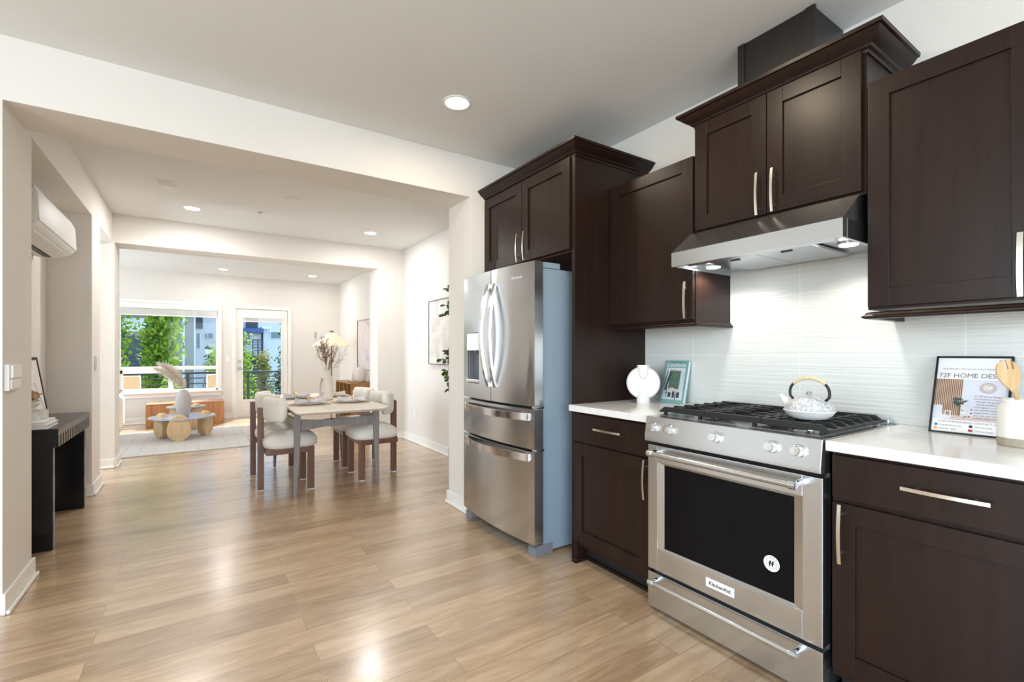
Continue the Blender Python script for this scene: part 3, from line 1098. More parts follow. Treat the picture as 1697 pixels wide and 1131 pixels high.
def bar_handle(parent, y0, y1, z, x, xf, r, name):
    mb = MB()
    mb.cyl((x, y0 + 0.03, z), (x, y1 - 0.03, z), r, seg=20)
    for a, s in ((y0, 1), (y1, -1)):
        mb.lathe([(r * 0.9, 0), (r * 1.25, 0.003), (r * 1.25, 0.026), (r * 1.05, 0.030)], (x, a, z), 20, rot=V((0, s, 0)).to_track_quat('Z', 'X').to_matrix())
    h = mb.build(name, 'steel_h', parent)
    for a in (y0 + 0.014, y1 - 0.014):
        MB().cyl((x, a, z), (xf + 0.001, a, z), r * 0.85, r * 1.1, seg=16).build('handle_post', 'chrome', h)
    return h


bar_handle(door_o, 0.815, 1.470, 0.757, 1.735, dx, 0.0125, 'handle')
mb = MB().box(dx - 0.004, dx, 1.078, 1.205, 0.234, 0.272, 0.0015)
bd = mb.build('badge', 'trim', door_o)
pl = Plane3((dx - 0.0042, 1.1415, 0.246), (0, -1, 0), (0, 0, 1))
mb = MB()
pl.text(mb, 'KitchenAid', 0, 0, 0.0215, 0.0004, 'CENTER', bold=0.0004)
mb.build('badge_lettering', 'black', bd, smooth=0)
pl = Plane3((dx + 0.0100, 0.937, 0.424), (0, -1, 0), (0, 0, 1))
mb = MB()
pl.disc(mb, 0, 0, 0.030, 0.0, 36)
mb.mi = 1
pl.disc(mb, 0, 0, 0.0195, 0.0003, 30)
for i, ch in enumerate('AMERICA'):
    a = math.radians(125 - i * 27)
    pl.text(mb, ch, 0.0215 * math.cos(a), 0.0215 * math.sin(a), 0.0085, 0.0003, 'CENTER', ang=a - PI / 2)
mb.mi = 0
pl.disc(mb, 0, 0, 0.0185, 0.0006, 30)
mb.mi = 1
for s0 in (-0.0085, 0.0015):
    pl.poly(mb, [(s0, -0.010), (s0 + 0.004, -0.012), (s0 + 0.0055, -0.002), (s0 + 0.008, 0.010), (s0 + 0.003, 0.011), (s0 - 0.001, 0.002)], 0.0009)
pl.rect(mb, -0.012, 0.012, -0.0015, 0.0005, 0.0009)
mb.build('sticker', ['paper', 'black'], door_o, smooth=0)['label'] = 'round white sticker on the oven window'
mb = MB()
for i in range(3):
    mb.box(1.800, 1.84, RY0 + 0.012, RY1 - 0.012, 0.788 + i * 0.0045, 0.790 + i * 0.0045)
mb.build('oven_vent', 'black', t)
# warming drawer
dr = MB().box(dx, 1.843, RY0, RY1, 0.018, 0.182, 0.003).build('drawer', 'steel_h', t)
bar_handle(dr, 0.818, 1.472, 0.158, 1.742, dx, 0.0115, 'handle')
# burners and grates
for (x, y, r) in ((1.99, 0.90, 0.05), (2.26, 0.90, 0.036), (2.12, 1.136, 0.055), (1.99, 1.37, 0.036), (2.26, 1.37, 0.05)):
    b = MB().lathe([(r * 1.15, 0.9236), (r * 1.1, 0.932), (r * 0.9, 0.934)], (x, y, 0), 28).build('burner', 'chrome', t)
    MB().lathe([(0, 0.944), (r * 0.7, 0.944), (r * 0.86, 0.941), (r * 0.86, 0.934), (0, 0.934)][::-1], (x, y, 0), 28).build('burner_cap', 'iron', b)


def grate(y0, y1, end_lo, end_hi):
    """cast-iron grate; bars run left-right, outer ends slope down"""
    mb = MB()
    z0, z1 = 0.938, 0.962
    a0, a1 = (y0 + 0.034, y1) if end_lo else (y0, y1 - 0.034 if end_hi else y1)
    xs = [1.872 + i * (2.352 - 1.872) / 6 for i in range(7)]
    mid = (y0 + y1) / 2
    for i, x in enumerate(xs):
        th = 0.007 if i in (0, 6) else 0.0055
        if i in (0, 6):
            poly = [(y0, z0), (y1, z0), (y1 - (0.03 if end_hi else 0), z1), (y0 + (0.03 if end_lo else 0), z1)]
            mb.prism(poly, 'x', x - th, x + th, 0.0015)
        else:
            for lo in (True, False):
                b0, b1 = (y0, mid - 0.012 - (0.02 if i % 2 else 0)) if lo else (mid + 0.012 + (0.02 if i % 2 else 0), y1)
                s0 = 0.03 if (lo and end_lo) else 0
                s1 = 0.03 if ((not lo) and end_hi) else 0
                c0 = 0 if lo else 0.008
                c1 = 0.008 if lo else 0
                poly = [(b0, z0 + (0 if lo else 0.008)), (b1, z0 + (0.008 if lo else 0)), (b1 - s1, z1), (b0 + s0, z1)]
                mb.prism(poly, 'x', x - th, x + th, 0.001)
    for y in ((y0 + 0.034 if not end_lo else y0 + 0.09), (y1 - 0.034 if not end_hi else y1 - 0.09)):
        mb.box(1.872, 2.352, y - 0.005, y + 0.005, 0.942, 0.961, 0.001)
    if not end_lo:
        mb.box(1.868, 2.356, y0, y0 + 0.008, z0, z1, 0.001)
    else:
        mb.box(1.868, 2.356, y0 + 0.002, y0 + 0.012, z0 - 0.004, z0 + 0.006, 0.001)
    if not end_hi:
        mb.box(1.868, 2.356, y1 - 0.008, y1, z0, z1, 0.001)
    else:
        mb.box(1.868, 2.356, y1 - 0.012, y1 - 0.002, z0 - 0.004, z0 + 0.006, 0.001)
    for x in (1.878, 2.346):
        for y in (y0 + 0.03, y1 - 0.03):
            mb.box(x - 0.007, x + 0.007, y - 0.007, y + 0.007, 0.9225, 0.942, 0.001)
    return mb.build('grate', 'iron', t, smooth=25)


grate(0.764, 1.012, True, False)
grate(1.014, 1.260, False, False)
grate(1.262, 1.510, False, True)

# ------------------------------------------------------------------ teapot on the range
t = thing('teapot', 'white textured teapot with black arched handle on the gas range', 'teapot', (2.0, 0.893, 0.962), rz=math.radians(90))
kx = NT('stippled_white_iron')
kx.b.inputs['Base Color'].default_value = (*lin(228, 230, 232), 1)
kx.b.inputs['Roughness'].default_value = 0.42
vo = kx.n('ShaderNodeTexVoronoi', i_Scale=110.0)
kx.l(kx.coords(), vo.inputs['Vector'])
kx.bump(vo.outputs['Distance'], 0.8, 0.004)
kx.l(kx.ramp(vo.outputs['Distance'], [(0.15, lin(222, 224, 226)), (0.6, lin(176, 179, 184))]), kx.b.inputs['Base Color'])
M['stipple'] = kx.m
body = [(0.046, 0.0), (0.060, 0.004), (0.078, 0.017), (0.0875, 0.032)]
top = [(0.0875, 0.032), (0.086, 0.040), (0.078, 0.058), (0.060, 0.073), (0.040, 0.081), (0.036, 0.082)]
MB().lathe([(0, 0)] + body, seg=40).build('lower_body', 'ceramic', t, world=False)
MB().lathe([(0.0868, 0.030), (0.089, 0.0315), (0.089, 0.0345), (0.0868, 0.036)], seg=40).build('seam', 'ceramic', t, world=False)
MB().lathe(top, seg=40).build('upper_body', 'stipple', t, world=False)
lid = MB().lathe([(0.037, 0.081), (0.036, 0.084), (0.02, 0.088), (0.006, 0.090)], seg=32).build('lid', 'stipple', t, world=False)
MB().lathe([(0.004, 0.088), (0.004, 0.092), (0.009, 0.095), (0.0105, 0.101), (0.008, 0.107), (0, 0.109)], seg=20).build('lid_knob', 'chrome', lid, world=False)
mb = MB().tube([(0.070, 0, 0.048), (0.088, 0, 0.060), (0.100, 0, 0.074), (0.110, 0, 0.086)], [0.021, 0.015, 0.011, 0.008], 14)
mb.build('spout', 'ceramic', t, world=False)
arc = []
for i in range(25):
    a = PI * (-0.06 + 1.12 * i / 24)
    arc.append((0.072 * math.cos(a) * (1.0 + 0.06 * math.sin(a)), 0, 0.098 + 0.062 * math.sin(a)))
arc = [(0.058, 0, 0.073)] + arc + [(-0.058, 0, 0.073)]
h = MB().tube(arc, 0.0052, 10).build('handle', 'iron', t, world=False)
MB().tube(arc[7:20], 0.0072, 10).build('handle_wrap', 'bamboo', h, world=False)

# ------------------------------------------------------------------ things on the worktops
# white disc vase
t = thing('disc_vase', 'white round disc vase with short neck on the left worktop', 'vase', (2.222, 1.915, 0.9207), rz=math.atan2(-1.915, -2.222) + PI / 2)
# local -y looks at the room
mb = MB()
R = V((0, 1, 0)).to_track_quat('Z', 'X').to_matrix()
mb.lathe([(0, -0.017), (0.088, -0.017), (0.096, -0.010), (0.098, 0.0), (0.096, 0.010), (0.088, 0.017), (0, 0.017)], (0, 0, 0.122), 56, rot=R)
mb.build('disc', 'ceramic', t, world=False)
MB().lathe([(0, 0.139), (0.016, 0.142), (0.027, 0.153), (0.033, 0.172), (0.0355, 0.200), (0.036, 0.228), (0.031, 0.228), (0.030, 0.215), (0, 0.205)], seg=32).build('neck', 'ceramic', t, world=False)
MB().lathe([(0.0, 0.0), (0.038, 0.0), (0.038, 0.02), (0.0355, 0.05), (0.028, 0.072), (0.015, 0.083), (0, 0.086)], seg=32).build('foot', 'ceramic', t, world=False)

# book leaning on the backsplash
tl = math.atan2(0.062, 0.255)
t = thing('book', 'teal book with a photo cover leaning on the backsplash beside the disc vase', 'book', (2.372, 1.833, 0.921))
up = V((math.sin(tl), 0, math.cos(tl)))
nrm = V((math.cos(tl), 0, -math.sin(tl)))
W2, HB, TB = 0.083, 0.262, 0.028


def slab_on(o, s, t_, n, s0, s1, t0, t1, n0, n1, mb):
    """box in a tilted frame (o origin; s, t_, n axes)"""
    o, s, t_, n = V(o), V(s), V(t_), V(n)
    lo = [o + s * a + t_ * b + n * n0 for a, b in ((s0, t0), (s1, t0), (s1, t1), (s0, t1))]
    hi = [o + s * a + t_ * b + n * n1 for a, b in ((s0, t0), (s1, t0), (s1, t1), (s0, t1))]
    mb.rings([lo, hi])


S_ = V((0, -1, 0))
bo_ = t.location + V((0, 0, 0.0))
mb = MB()
slab_on(bo_, S_, up, nrm, -W2, W2, 0, HB, 0, 0.003, mb)
slab_on(bo_, S_, up, nrm, -W2, W2, 0.0, HB, TB - 0.003, TB, mb)
slab_on(bo_, S_, up, nrm, -W2, -W2 + 0.003, 0, HB, 0, TB, mb)
cover = mb.build('cover', 'teal', t)
mb = MB()
slab_on(bo_, S_, up, nrm, -W2 + 0.003, W2 - 0.004, 0.004, HB - 0.004, 0.003, TB - 0.003, mb)
mb.build('pages', 'paper', t)
M['pic_dark'] = plain('print_dark_grey', lin(56, 62, 68), 0.6)
M['pic_green'] = plain('print_foliage', lin(84, 112, 92), 0.6, vary=0.7, scale=160)
M['pic_pale'] = plain('print_pale_grey', lin(196, 204, 210), 0.6)
M['pic_tan'] = plain('print_tan', lin(216, 186, 164), 0.6)
M['pic_brown'] = plain('print_brown', lin(122, 88, 68), 0.6)
M['pic_blush'] = plain('print_blush', lin(206, 190, 188), 0.6)
M['pic_ink'] = plain('print_ink', lin(112, 92, 92), 0.6)
M['pic_cool'] = plain('print_cool_white', lin(214, 214, 224), 0.6, vary=0.04, scale=8)
M['pic_blue'] = plain('print_blue', lin(52, 120, 190), 0.6)
M['pic_yellow'] = plain('print_yellow', lin(232, 170, 70), 0.6)
M['pic_red'] = plain('print_red', lin(178, 54, 50), 0.6)
M['pic_black'] = plain('print_black', lin(40, 40, 42), 0.6)
M['pic_teal'] = plain('print_deep_teal', lin(58, 78, 72), 0.6)
pl = Plane3(bo_, S_, up)
pl.n = -nrm
mb = MB()
e = 0.0004
mb.mi = 0
pl.rect(mb, -0.068, 0.070, 0.020, 0.215, e)            # cover photograph ground
mb.mi = 1
pl.rect(mb, -0.036, 0.040, 0.085, 0.205, 2 * e)        # foliage through the window
mb.mi = 2
pl.poly(mb, [(-0.064, 0.075), (-0.052, 0.075), (-0.020, 0.198), (-0.034, 0.205)], 3 * e)
pl.poly(mb, [(-0.068, 0.12), (-0.066, 0.09), (-0.050, 0.19), (-0.054, 0.20)], 3 * e)
mb.mi = 3
pl.rect(mb, -0.024, 0.012, 0.076, 0.092, 4 * e)
pl.rect(mb, 0.012, 0.036, 0.070, 0.078, 4 * e)
mb.mi = 2
for s0, s1, t0, t1 in ((-0.046, -0.042, 0.03, 0.10), (-0.03, -0.010, 0.034, 0.062), (0.0, 0.016, 0.03, 0.07), (0.030, 0.050, 0.032, 0.066), (-0.048, -0.018, 0.058, 0.062), (0.02, 0.026, 0.02, 0.06)):
    pl.rect(mb, s0, s1, t0, t1, 5 * e)
mb.mi = 4
pl.text(mb, 'SCANDINAVIA', 0.0, 0.222, 0.0265, 5 * e, 'CENTER', bold=0.0003, squeeze=0.80)
pl.text(mb, 'DREAMING', 0.012, 0.196, 0.0265, 6 * e, 'CENTER', bold=0.0003, squeeze=0.80)
mb.mi = 5
pl.rect(mb, -0.040, 0.046, 0.249, 0.2515, 5 * e)
mb.build('cover_print', ['pic_pale', 'pic_green', 'pic_dark', 'pic_tan', 'paper', 'pic_teal'], cover, smooth=0)

# framed poster
tl = math.atan2(0.105, 0.29)
up = V((math.sin(tl), 0, math.cos(tl)))
nrm = V((math.cos(tl), 0, -math.sin(tl)))
FW, FH = 0.106, 0.305
fo = V((2.330, 0.512, 0.9215))
t = thing('poster_frame', 'black framed advertising poster leaning on the backsplash right of the range', 'framed poster', fo)
mb = MB()
for s0, s1, t0, t1 in ((-FW, -FW + 0.006, 0, FH), (FW - 0.006, FW, 0, FH), (-FW + 0.006, FW - 0.006, 0, 0.006), (-FW + 0.006, FW - 0.006, FH - 0.006, FH)):
    slab_on(fo, S_, up, nrm, s0, s1, t0, t1, 0, 0.014, mb)
slab_on(fo, S_, up, nrm, -FW + 0.004, FW - 0.004, 0.004, FH - 0.004, 0.007, 0.013, mb)
mb.build('frame', 'black', t)
mb = MB()
pl = Plane3(fo + nrm * 0.0068, S_, up)
pl.n = -nrm
e = 0.0003
L, Rr = -FW + 0.006, FW - 0.006
mb.mi = 0
pl.rect(mb, L, Rr, 0.006, FH - 0.006, 0)
mb.mi = 1
pl.rect(mb, L, Rr, 0.062, 0.214, e)                    # interior photo: pale blue-grey wall
mb.mi = 2
pl.rect(mb, L, -0.022, 0.072, 0.214, 2 * e)            # pale backing of slatted wall
mb.mi = 3
for i in range(15):
    s = L + 0.001 + i * 0.0052
    pl.rect(mb, s, s + 0.0029, 0.072, 0.214, 3 * e)
mb.mi = 6
pl.rect(mb, L, Rr, 0.055, 0.072, 3.4 * e)              # floor of the photo
mb.mi = 1
pl.poly(mb, [(L, 0.052), (L + 0.050, 0.056), (L + 0.050, 0.068), (L + 0.028, 0.074), (L + 0.026, 0.106), (L + 0.020, 0.110), (L, 0.108)], 4 * e)
mb.mi = 0
pl.rect(mb, L + 0.034, L + 0.052, 0.086, 0.089, 4.4 * e)
pl.rect(mb, L + 0.034, L + 0.037, 0.066, 0.087, 4.4 * e)
pl.rect(mb, L + 0.049, L + 0.052, 0.062, 0.087, 4.4 * e)
pl.disc(mb, -0.014, 0.084, 0.010, 4.4 * e, 16, 0.0035)
mb.mi = 4
random.seed(3)
for i in range(26):
    a = random.uniform(0, 2 * PI)
    r = random.uniform(0.006, 0.02)
    cs, ct = -0.026 + 0.4 * r * math.cos(a), 0.128 + 0.3 * r * math.sin(a)
    dx_, dy_ = math.cos(a), math.sin(a)
    pl.poly(mb, [(cs, ct), (cs + r * .5 * dx_ - .003 * dy_, ct + r * .5 * dy_ + .003 * dx_), (cs + r * dx_, ct + r * dy_), (cs + r * .5 * dx_ + .003 * dy_, ct + r * .5 * dy_ - .003 * dx_)], (5 + i * 0.05) * e)
mb.mi = 3
pl.rect(mb, -0.0275, -0.025, 0.072, 0.125, 4.7 * e)
for i in range(10):
    s, q = random.uniform(-0.020, 0.012), random.uniform(0.064, 0.098)
    pl.disc(mb, s, q, 0.0022, 5 * e, 8)
mb.mi = 5
pl.text(mb, '72F HOME DESIGN', L + 0.005, 0.2205, 0.0255, 3 * e, 'LEFT', bold=0.0, squeeze=0.96)
pl.text(mb, 'TRANSFORM THE HOUSE INTO YOUR DREAM', 0.002, 0.2525, 0.0072, 3 * e, 'CENTER', squeeze=1.18)
pl.disc(mb, 0.046, 0.183, 0.0215, 3 * e, 30, 0.0205)
mb.mi = 6
pl.disc(mb, 0.046, 0.183, 0.0205, 3.5 * e, 30, 0.0195)
mb.mi = 5
pl.disc(mb, 0.046, 0.183, 0.0172, 4 * e, 30, 0.0165)
mb.mi = 6
pl.disc(mb, 0.046, 0.183, 0.0165, 4.5 * e, 30, 0.0158)
mb.mi = 0
pl.text(mb, '72F', 0.046, 0.1775, 0.0155, 5.5 * e, 'CENTER', bold=0.0002)
mb.mi = 5
body_t = ['At 72F Home Design', 'we transform ordinary', 'through thoughtful', 'styling, furnishing', 'and staging to create', 'atmosphere. Spaces', 'buyers love, a home', 'that tells your story', 'in every single room']
for i, s in enumerate(body_t):
    pl.text(mb, s, 0.048, 0.1475 - i * 0.0105, 0.0082, 5.5 * e, 'CENTER')
pl.text(mb, 'LOVE OUR STAGING? CONTACT US', -0.001, 0.0435, 0.0098, 5 * e, 'CENTER', squeeze=1.02)
for s, q, mi_ in ((L + 0.013, 0.0325, 7), (L + 0.013, 0.0185, 8), (0.010, 0.0335, 10), (0.010, 0.0185, 9)):
    mb.mi = mi_
    if mi_ == 9:
        pl.rect(mb, s - 0.006, s + 0.006, q - 0.0042, q + 0.0042, 5 * e)
    else:
        pl.disc(mb, s, q, 0.0052, 5 * e, 18)
mb.mi = 5
pl.text(mb, 'design@72fhome.com', L + 0.022, 0.030, 0.0070, 5 * e)
pl.text(mb, '(253) 444 - 7200', L + 0.022, 0.016, 0.0070, 5 * e)
pl.text(mb, '72f home design', 0.020, 0.031, 0.0070, 5 * e)
pl.text(mb, '72F Home Design', 0.020, 0.016, 0.0070, 5 * e)
mb.build('poster_print', ['paper', 'pic_cool', 'pic_tan', 'pic_brown', 'pic_teal', 'pic_ink', 'pic_blush', 'pic_blue', 'pic_yellow', 'pic_red', 'pic_black'], t, smooth=0)

# utensil crock and wooden spoon
t = thing('utensil_crock', 'white glazed crock with bare stoneware base holding a wooden spoon', 'crock', (2.205, 0.352, 0.9207))
MB().lathe([(0.0, 0), (0.053, 0), (0.056, 0.003), (0.0565, 0.028)], seg=40).build('base_band', 'stoneware', t, world=False)
MB().lathe([(0.0565, 0.0281), (0.0565, 0.115), (0.054, 0.128), (0.046, 0.135), (0.0445, 0.139), (0.0475, 0.143), (0.0475, 0.150), (0.044, 0.152), (0.042, 0.148), (0.042, 0.132), (0.051, 0.12), (0.0525, 0.02), (0, 0.012)], seg=40).build('jar', 'ceramic_gloss', t, world=False)
t = thing('wooden_spoon', 'slotted beech wood spoon standing in the white utensil crock', 'spoon', (2.205, 0.352, 0.95))
# a flat slotted head facing the room on a round handle leaning to the left
ax = V((-0.045, 0.055, 0.265)).normalized()
fs = V((0.6, -0.8, 0)); fs = (fs - ax * fs.dot(ax)).normalized()
fn = ax.cross(fs)
p0 = V((2.222, 0.332, 0.937))


def sp(s, a, d=0.0):
    return p0 + ax * a + fs * s + fn * d


out = []
half = [(0.0075, 0.165), (0.012, 0.178), (0.022, 0.195), (0.0285, 0.215), (0.0285, 0.235), (0.0245, 0.252), (0.0185, 0.262), (0.0165, 0.236)]
pts = half + [(0.0115, 0.236), (0.0105, 0.268), (0.0025, 0.271), (0.0022, 0.240), (-0.0028, 0.240), (-0.0035, 0.271), (-0.0115, 0.268), (-0.0125, 0.236)] + [(-a, b) for a, b in half[::-1]]
mb = MB()
lo = [sp(a, b, -0.003 + 4.0 * a * a) for a, b in pts]
hi = [sp(a, b, 0.003 + 4.0 * a * a) for a, b in pts]
mb.rings([lo, hi])
bmesh.ops.triangulate(mb.bm, faces=[f for f in mb.bm.faces if len(f.verts) > 4])
mb.build('spoon_head', 'spoon', t, smooth=0)
MB().tube([sp(0, 0.0), sp(0, 0.1), sp(0, 0.17)], [0.0055, 0.006, 0.0068], 10).build('spoon_handle', 'spoon', t)

# ------------------------------------------------------------------ refrigerator
t = thing('refrigerator', 'stainless steel french-door refrigerator with curved handles and water dispenser', 'refrigerator', (2.05, 2.688, 0))
FY0, FY1 = 2.243, 3.133
fc, fhw = (FY0 + FY1) / 2, (FY1 - FY0) / 2


def fx(y):
    return 1.655 - 0.032 * (1 - ((y - fc) / fhw) ** 2)


mb = MB()
mb.box(1.728, 2.43, FY0 + 0.012, FY1 - 0.012, 0.02, 1.735, 0.006)
mb.build('cabinet_body', 'fridge_side', t)
MB().box(1.718, 1.728, FY0 + 0.016, FY1 - 0.016, 0.075, 1.735).build('door_seal', 'black', t)
for y0, y1 in ((FY0 + 0.01, FY0 + 0.10), (FY1 - 0.10, FY1 - 0.01)):
    MB().box(1.70, 1.86, y0, y1, 1.7355, 1.772, 0.006).build('hinge_cover', 'fridge_side', t)
MB().box(1.75, 1.78, FY0 + 0.1, FY1 - 0.1, 0.012, 0.072).build('base_grille', 'black', t)
for y0, y1 in ((FY0 + 0.008, FY0 + 0.085), (FY1 - 0.085, FY1 - 0.008)):
    mb = MB()
    mb.prism([(1.668, 0.001), (1.80, 0.001), (1.80, 0.068), (1.715, 0.068), (1.690, 0.062), (1.668, 0.048)], 'y', y0, y1, 0.003)
    mb.build('foot', 'grey_plastic', t)


def front(name, y0, y1, z0, z1, parent, mat='steel_v', cut=None):
    """curved door skin between y0 and y1; cut: (ya, yb, za, zb) opening"""
    mb = MB()

    def piece(a, b, c, d, bev=0.0):
        n = max(2, int((b - a) / 0.04))
        pts = [(fx(a + (b - a) * i / n), a + (b - a) * i / n) for i in range(n + 1)]
        poly = pts + [(1.717, b), (1.717, a)]
        mb.prism(poly, 'z', c, d, bev)
    if cut:
        ya, yb, za, zb = cut
        piece(y0, ya, z0, z1)
        piece(yb, y1, z0, z1)
        piece(ya, yb, z0, za)
        piece(ya, yb, zb, z1)
    else:
        piece(y0, y1, z0, z1, 0.003)
    return mb.build(name, mat, parent, smooth=30)


SPL = 2.690
dR = front('door', FY0, SPL - 0.0025, 0.902, 1.770, t)
CUT = (2.858, 3.052, 1.006, 1.366)
dL = front('door', SPL + 0.0025, FY1, 0.902, 1.770, t, cut=CUT)
dM = front('drawer', FY0, FY1, 0.645, 0.886, t)
dB = front('drawer', FY0, FY1, 0.078, 0.630, t)
# dispenser
ya, yb, za, zb = CUT
mb = MB()
mb.box(1.704, 1.716, ya, yb, za, zb)
mb.box(1.655, 1.716, ya, ya + 0.004, za, zb)
mb.box(1.655, 1.716, yb - 0.004, yb, za, zb)
mb.box(1.648, 1.716, ya, yb, za, za + 0.005)
ds = mb.build('dispenser', 'grey_plastic', dL)
mb = MB()
mb.box(1.634, 1.704, ya + 0.002, yb - 0.002, 1.238, zb - 0.002, 0.004)
mb.build('dispenser_panel', 'chrome', ds)
mb = MB()
mb.box(1.628, 1.70, ya + 0.004, yb - 0.004, za + 0.004, za + 0.030, 0.004)
mb.build('drip_tray', 'chrome', ds)
mb = MB()
mb.cyl((1.672, 2.91, 1.242), (1.672, 2.91, 1.222), 0.010, seg=16)
mb.cyl((1.672, 2.985, 1.242), (1.672, 2.985, 1.226), 0.014, seg=16)
mb.box(1.69, 1.698, 2.93, 2.975, 1.15, 1.24, 0.003)
mb.build('dispenser_spout', 'grey_plastic', ds)
for d, y, s in ((dR, 2.618, 1), (dL, 2.722 + 0.004, -1)):
    pts = []
    for i in range(25):
        f = i / 24
        pts.append((fx(y) - 0.003 - 0.058 * math.sin(PI * f) ** 0.8, y + s * 0.012 * (1 - math.sin(PI * f)), 0.998 + 0.680 * f))
    mb = MB().strip(pts, (0, 1, 0), 0.030, 0.016)
    bmesh.ops.bevel(mb.bm, geom=[e_ for e_ in mb.bm.edges if e_.calc_face_angle(0) > 1.2], offset=0.003, segments=2, affect='EDGES')
    mb.build('handle', 'chrome', d)
for d, z in ((dM, 0.838), (dB, 0.594)):
    pts = []
    for i in range(29):
        f = i / 28
        y = 2.285 + (3.092 - 2.285) * f
        pts.append((fx(y) - 0.004 - 0.044 * (1 - abs(2 * f - 1) ** 2.6), y, z))
    mb = MB().strip(pts, (0, 0, 1), 0.044, 0.012)
    mb.build('handle', 'chrome', d)
    for a in (2.298, 3.079):
        MB().box(fx(a) - 0.014, fx(a) + 0.004, a - 0.014, a + 0.014, z - 0.018, z + 0.018, 0.003).build('handle_end', 'chrome', d)
pl = Plane3((1.6362, 2.403, 1.679), (0.07, -1, 0), (0, 0, 1))
mb = MB()
pl.text(mb, 'Whirlpool', 0, 0, 0.026, 0.0022, 'CENTER', bold=0.0003)
mb.build('door_lettering', 'white', dR, smooth=0)
for d, z in ((dR, 0.893), (dM, 0.637)):
    MB().box(1.672, 1.73, FY0 + 0.004, FY0 + 0.05, z - 0.006, z + 0.008, 0.002).build('hinge', 'chrome', t)

# ------------------------------------------------------------------ dining table
TX, TY = 1.035, 5.0
t = thing('dining_table', 'rectangular dining table with pale top and grey-brown curved stretchers', 'table', (TX, TY, 0))


def rrect(x0, x1, y0, y1, r, n=6):
    out = []
    for cx, cy, a0 in ((x1 - r, y1 - r, 0), (x0 + r, y1 - r, 90), (x0 + r, y0 + r, 180), (x1 - r, y0 + r, 270)):
        for i in range(n + 1):
            a = math.radians(a0 + 90 * i / n)
            out.append((cx + r * math.cos(a), cy + r * math.sin(a)))
    return out


x0, x1, y0, y1 = 0.650, 1.420, 4.085, 5.915
mb = MB()
mb.rings([[(a, b, 0.712) for a, b in rrect(x0 + 0.03, x1 - 0.03, y0 + 0.03, y1 - 0.03, 0.03)],
          [(a, b, 0.733) for a, b in rrect(x0, x1, y0, y1, 0.045)],
          [(a, b, 0.745) for a, b in rrect(x0, x1, y0, y1, 0.045)],
          [(a, b, 0.748) for a, b in rrect(x0 + 0.003, x1 - 0.003, y0 + 0.003, y1 - 0.003, 0.043)]])
mb.mi = 1
mb.build('tabletop', 'table_top', t, smooth=25)
LX = (0.700, 1.372)
LY = (4.345, 5.655)
for ix, lx in enumerate(LX):
    for iy, ly in enumerate(LY):
        s = -1 if ix == 0 else 1
        bx = lx + s * 0.016
        rings = []
        for z, cx, w_ in ((0.0, bx, 0.014), (0.30, lx + s * 0.006, 0.020), (0.66, lx, 0.026), (0.712, lx, 0.026)):
            rings.append([(a, b, z) for a, b in rrect(cx - w_, cx + w_, ly - w_, ly + w_, 0.007, 3)])
        MB().rings(rings).build('leg', 'table_wood', t)
for ly in LY:
    top = [(LX[0] + 0.01, 0.655), (LX[0] + 0.18, 0.640), (TX, 0.634), (LX[1] - 0.18, 0.640), (LX[1] - 0.01, 0.655)]
    bot = [(LX[1] - 0.01, 0.556), (LX[1] - 0.10, 0.562), (TX + 0.12, 0.578), (TX - 0.12, 0.578), (LX[0] + 0.10, 0.562), (LX[0] + 0.01, 0.556)]
    MB().prism(top + bot, 'y', ly - 0.011, ly + 0.011, 0.003).build('stretcher', 'table_wood', t, smooth=30)
    MB().box(LX[0], LX[1], ly - 0.02, ly + 0.02, 0.690, 0.7135).build('apron', 'table_wood', t)
for lx in LX:
    top = [(LY[0] + 0.01, 0.660), (LY[0] + 0.35, 0.640), (TY, 0.634), (LY[1] - 0.35, 0.640), (LY[1] - 0.01, 0.660)]
    bot = [(LY[1] - 0.01, 0.556), (LY[1] - 0.25, 0.585), (TY, 0.594), (LY[0] + 0.25, 0.585), (LY[0] + 0.01, 0.556)]
    MB().prism(top + bot, 'x', lx - 0.011, lx + 0.011, 0.003).build('stretcher', 'table_wood', t, smooth=30)
    MB().box(lx - 0.018, lx + 0.018, LY[0], LY[1], 0.690, 0.7135).build('apron', 'table_wood', t)

# ------------------------------------------------------------------ dining chairs
GCH = 'dining chairs round the table'


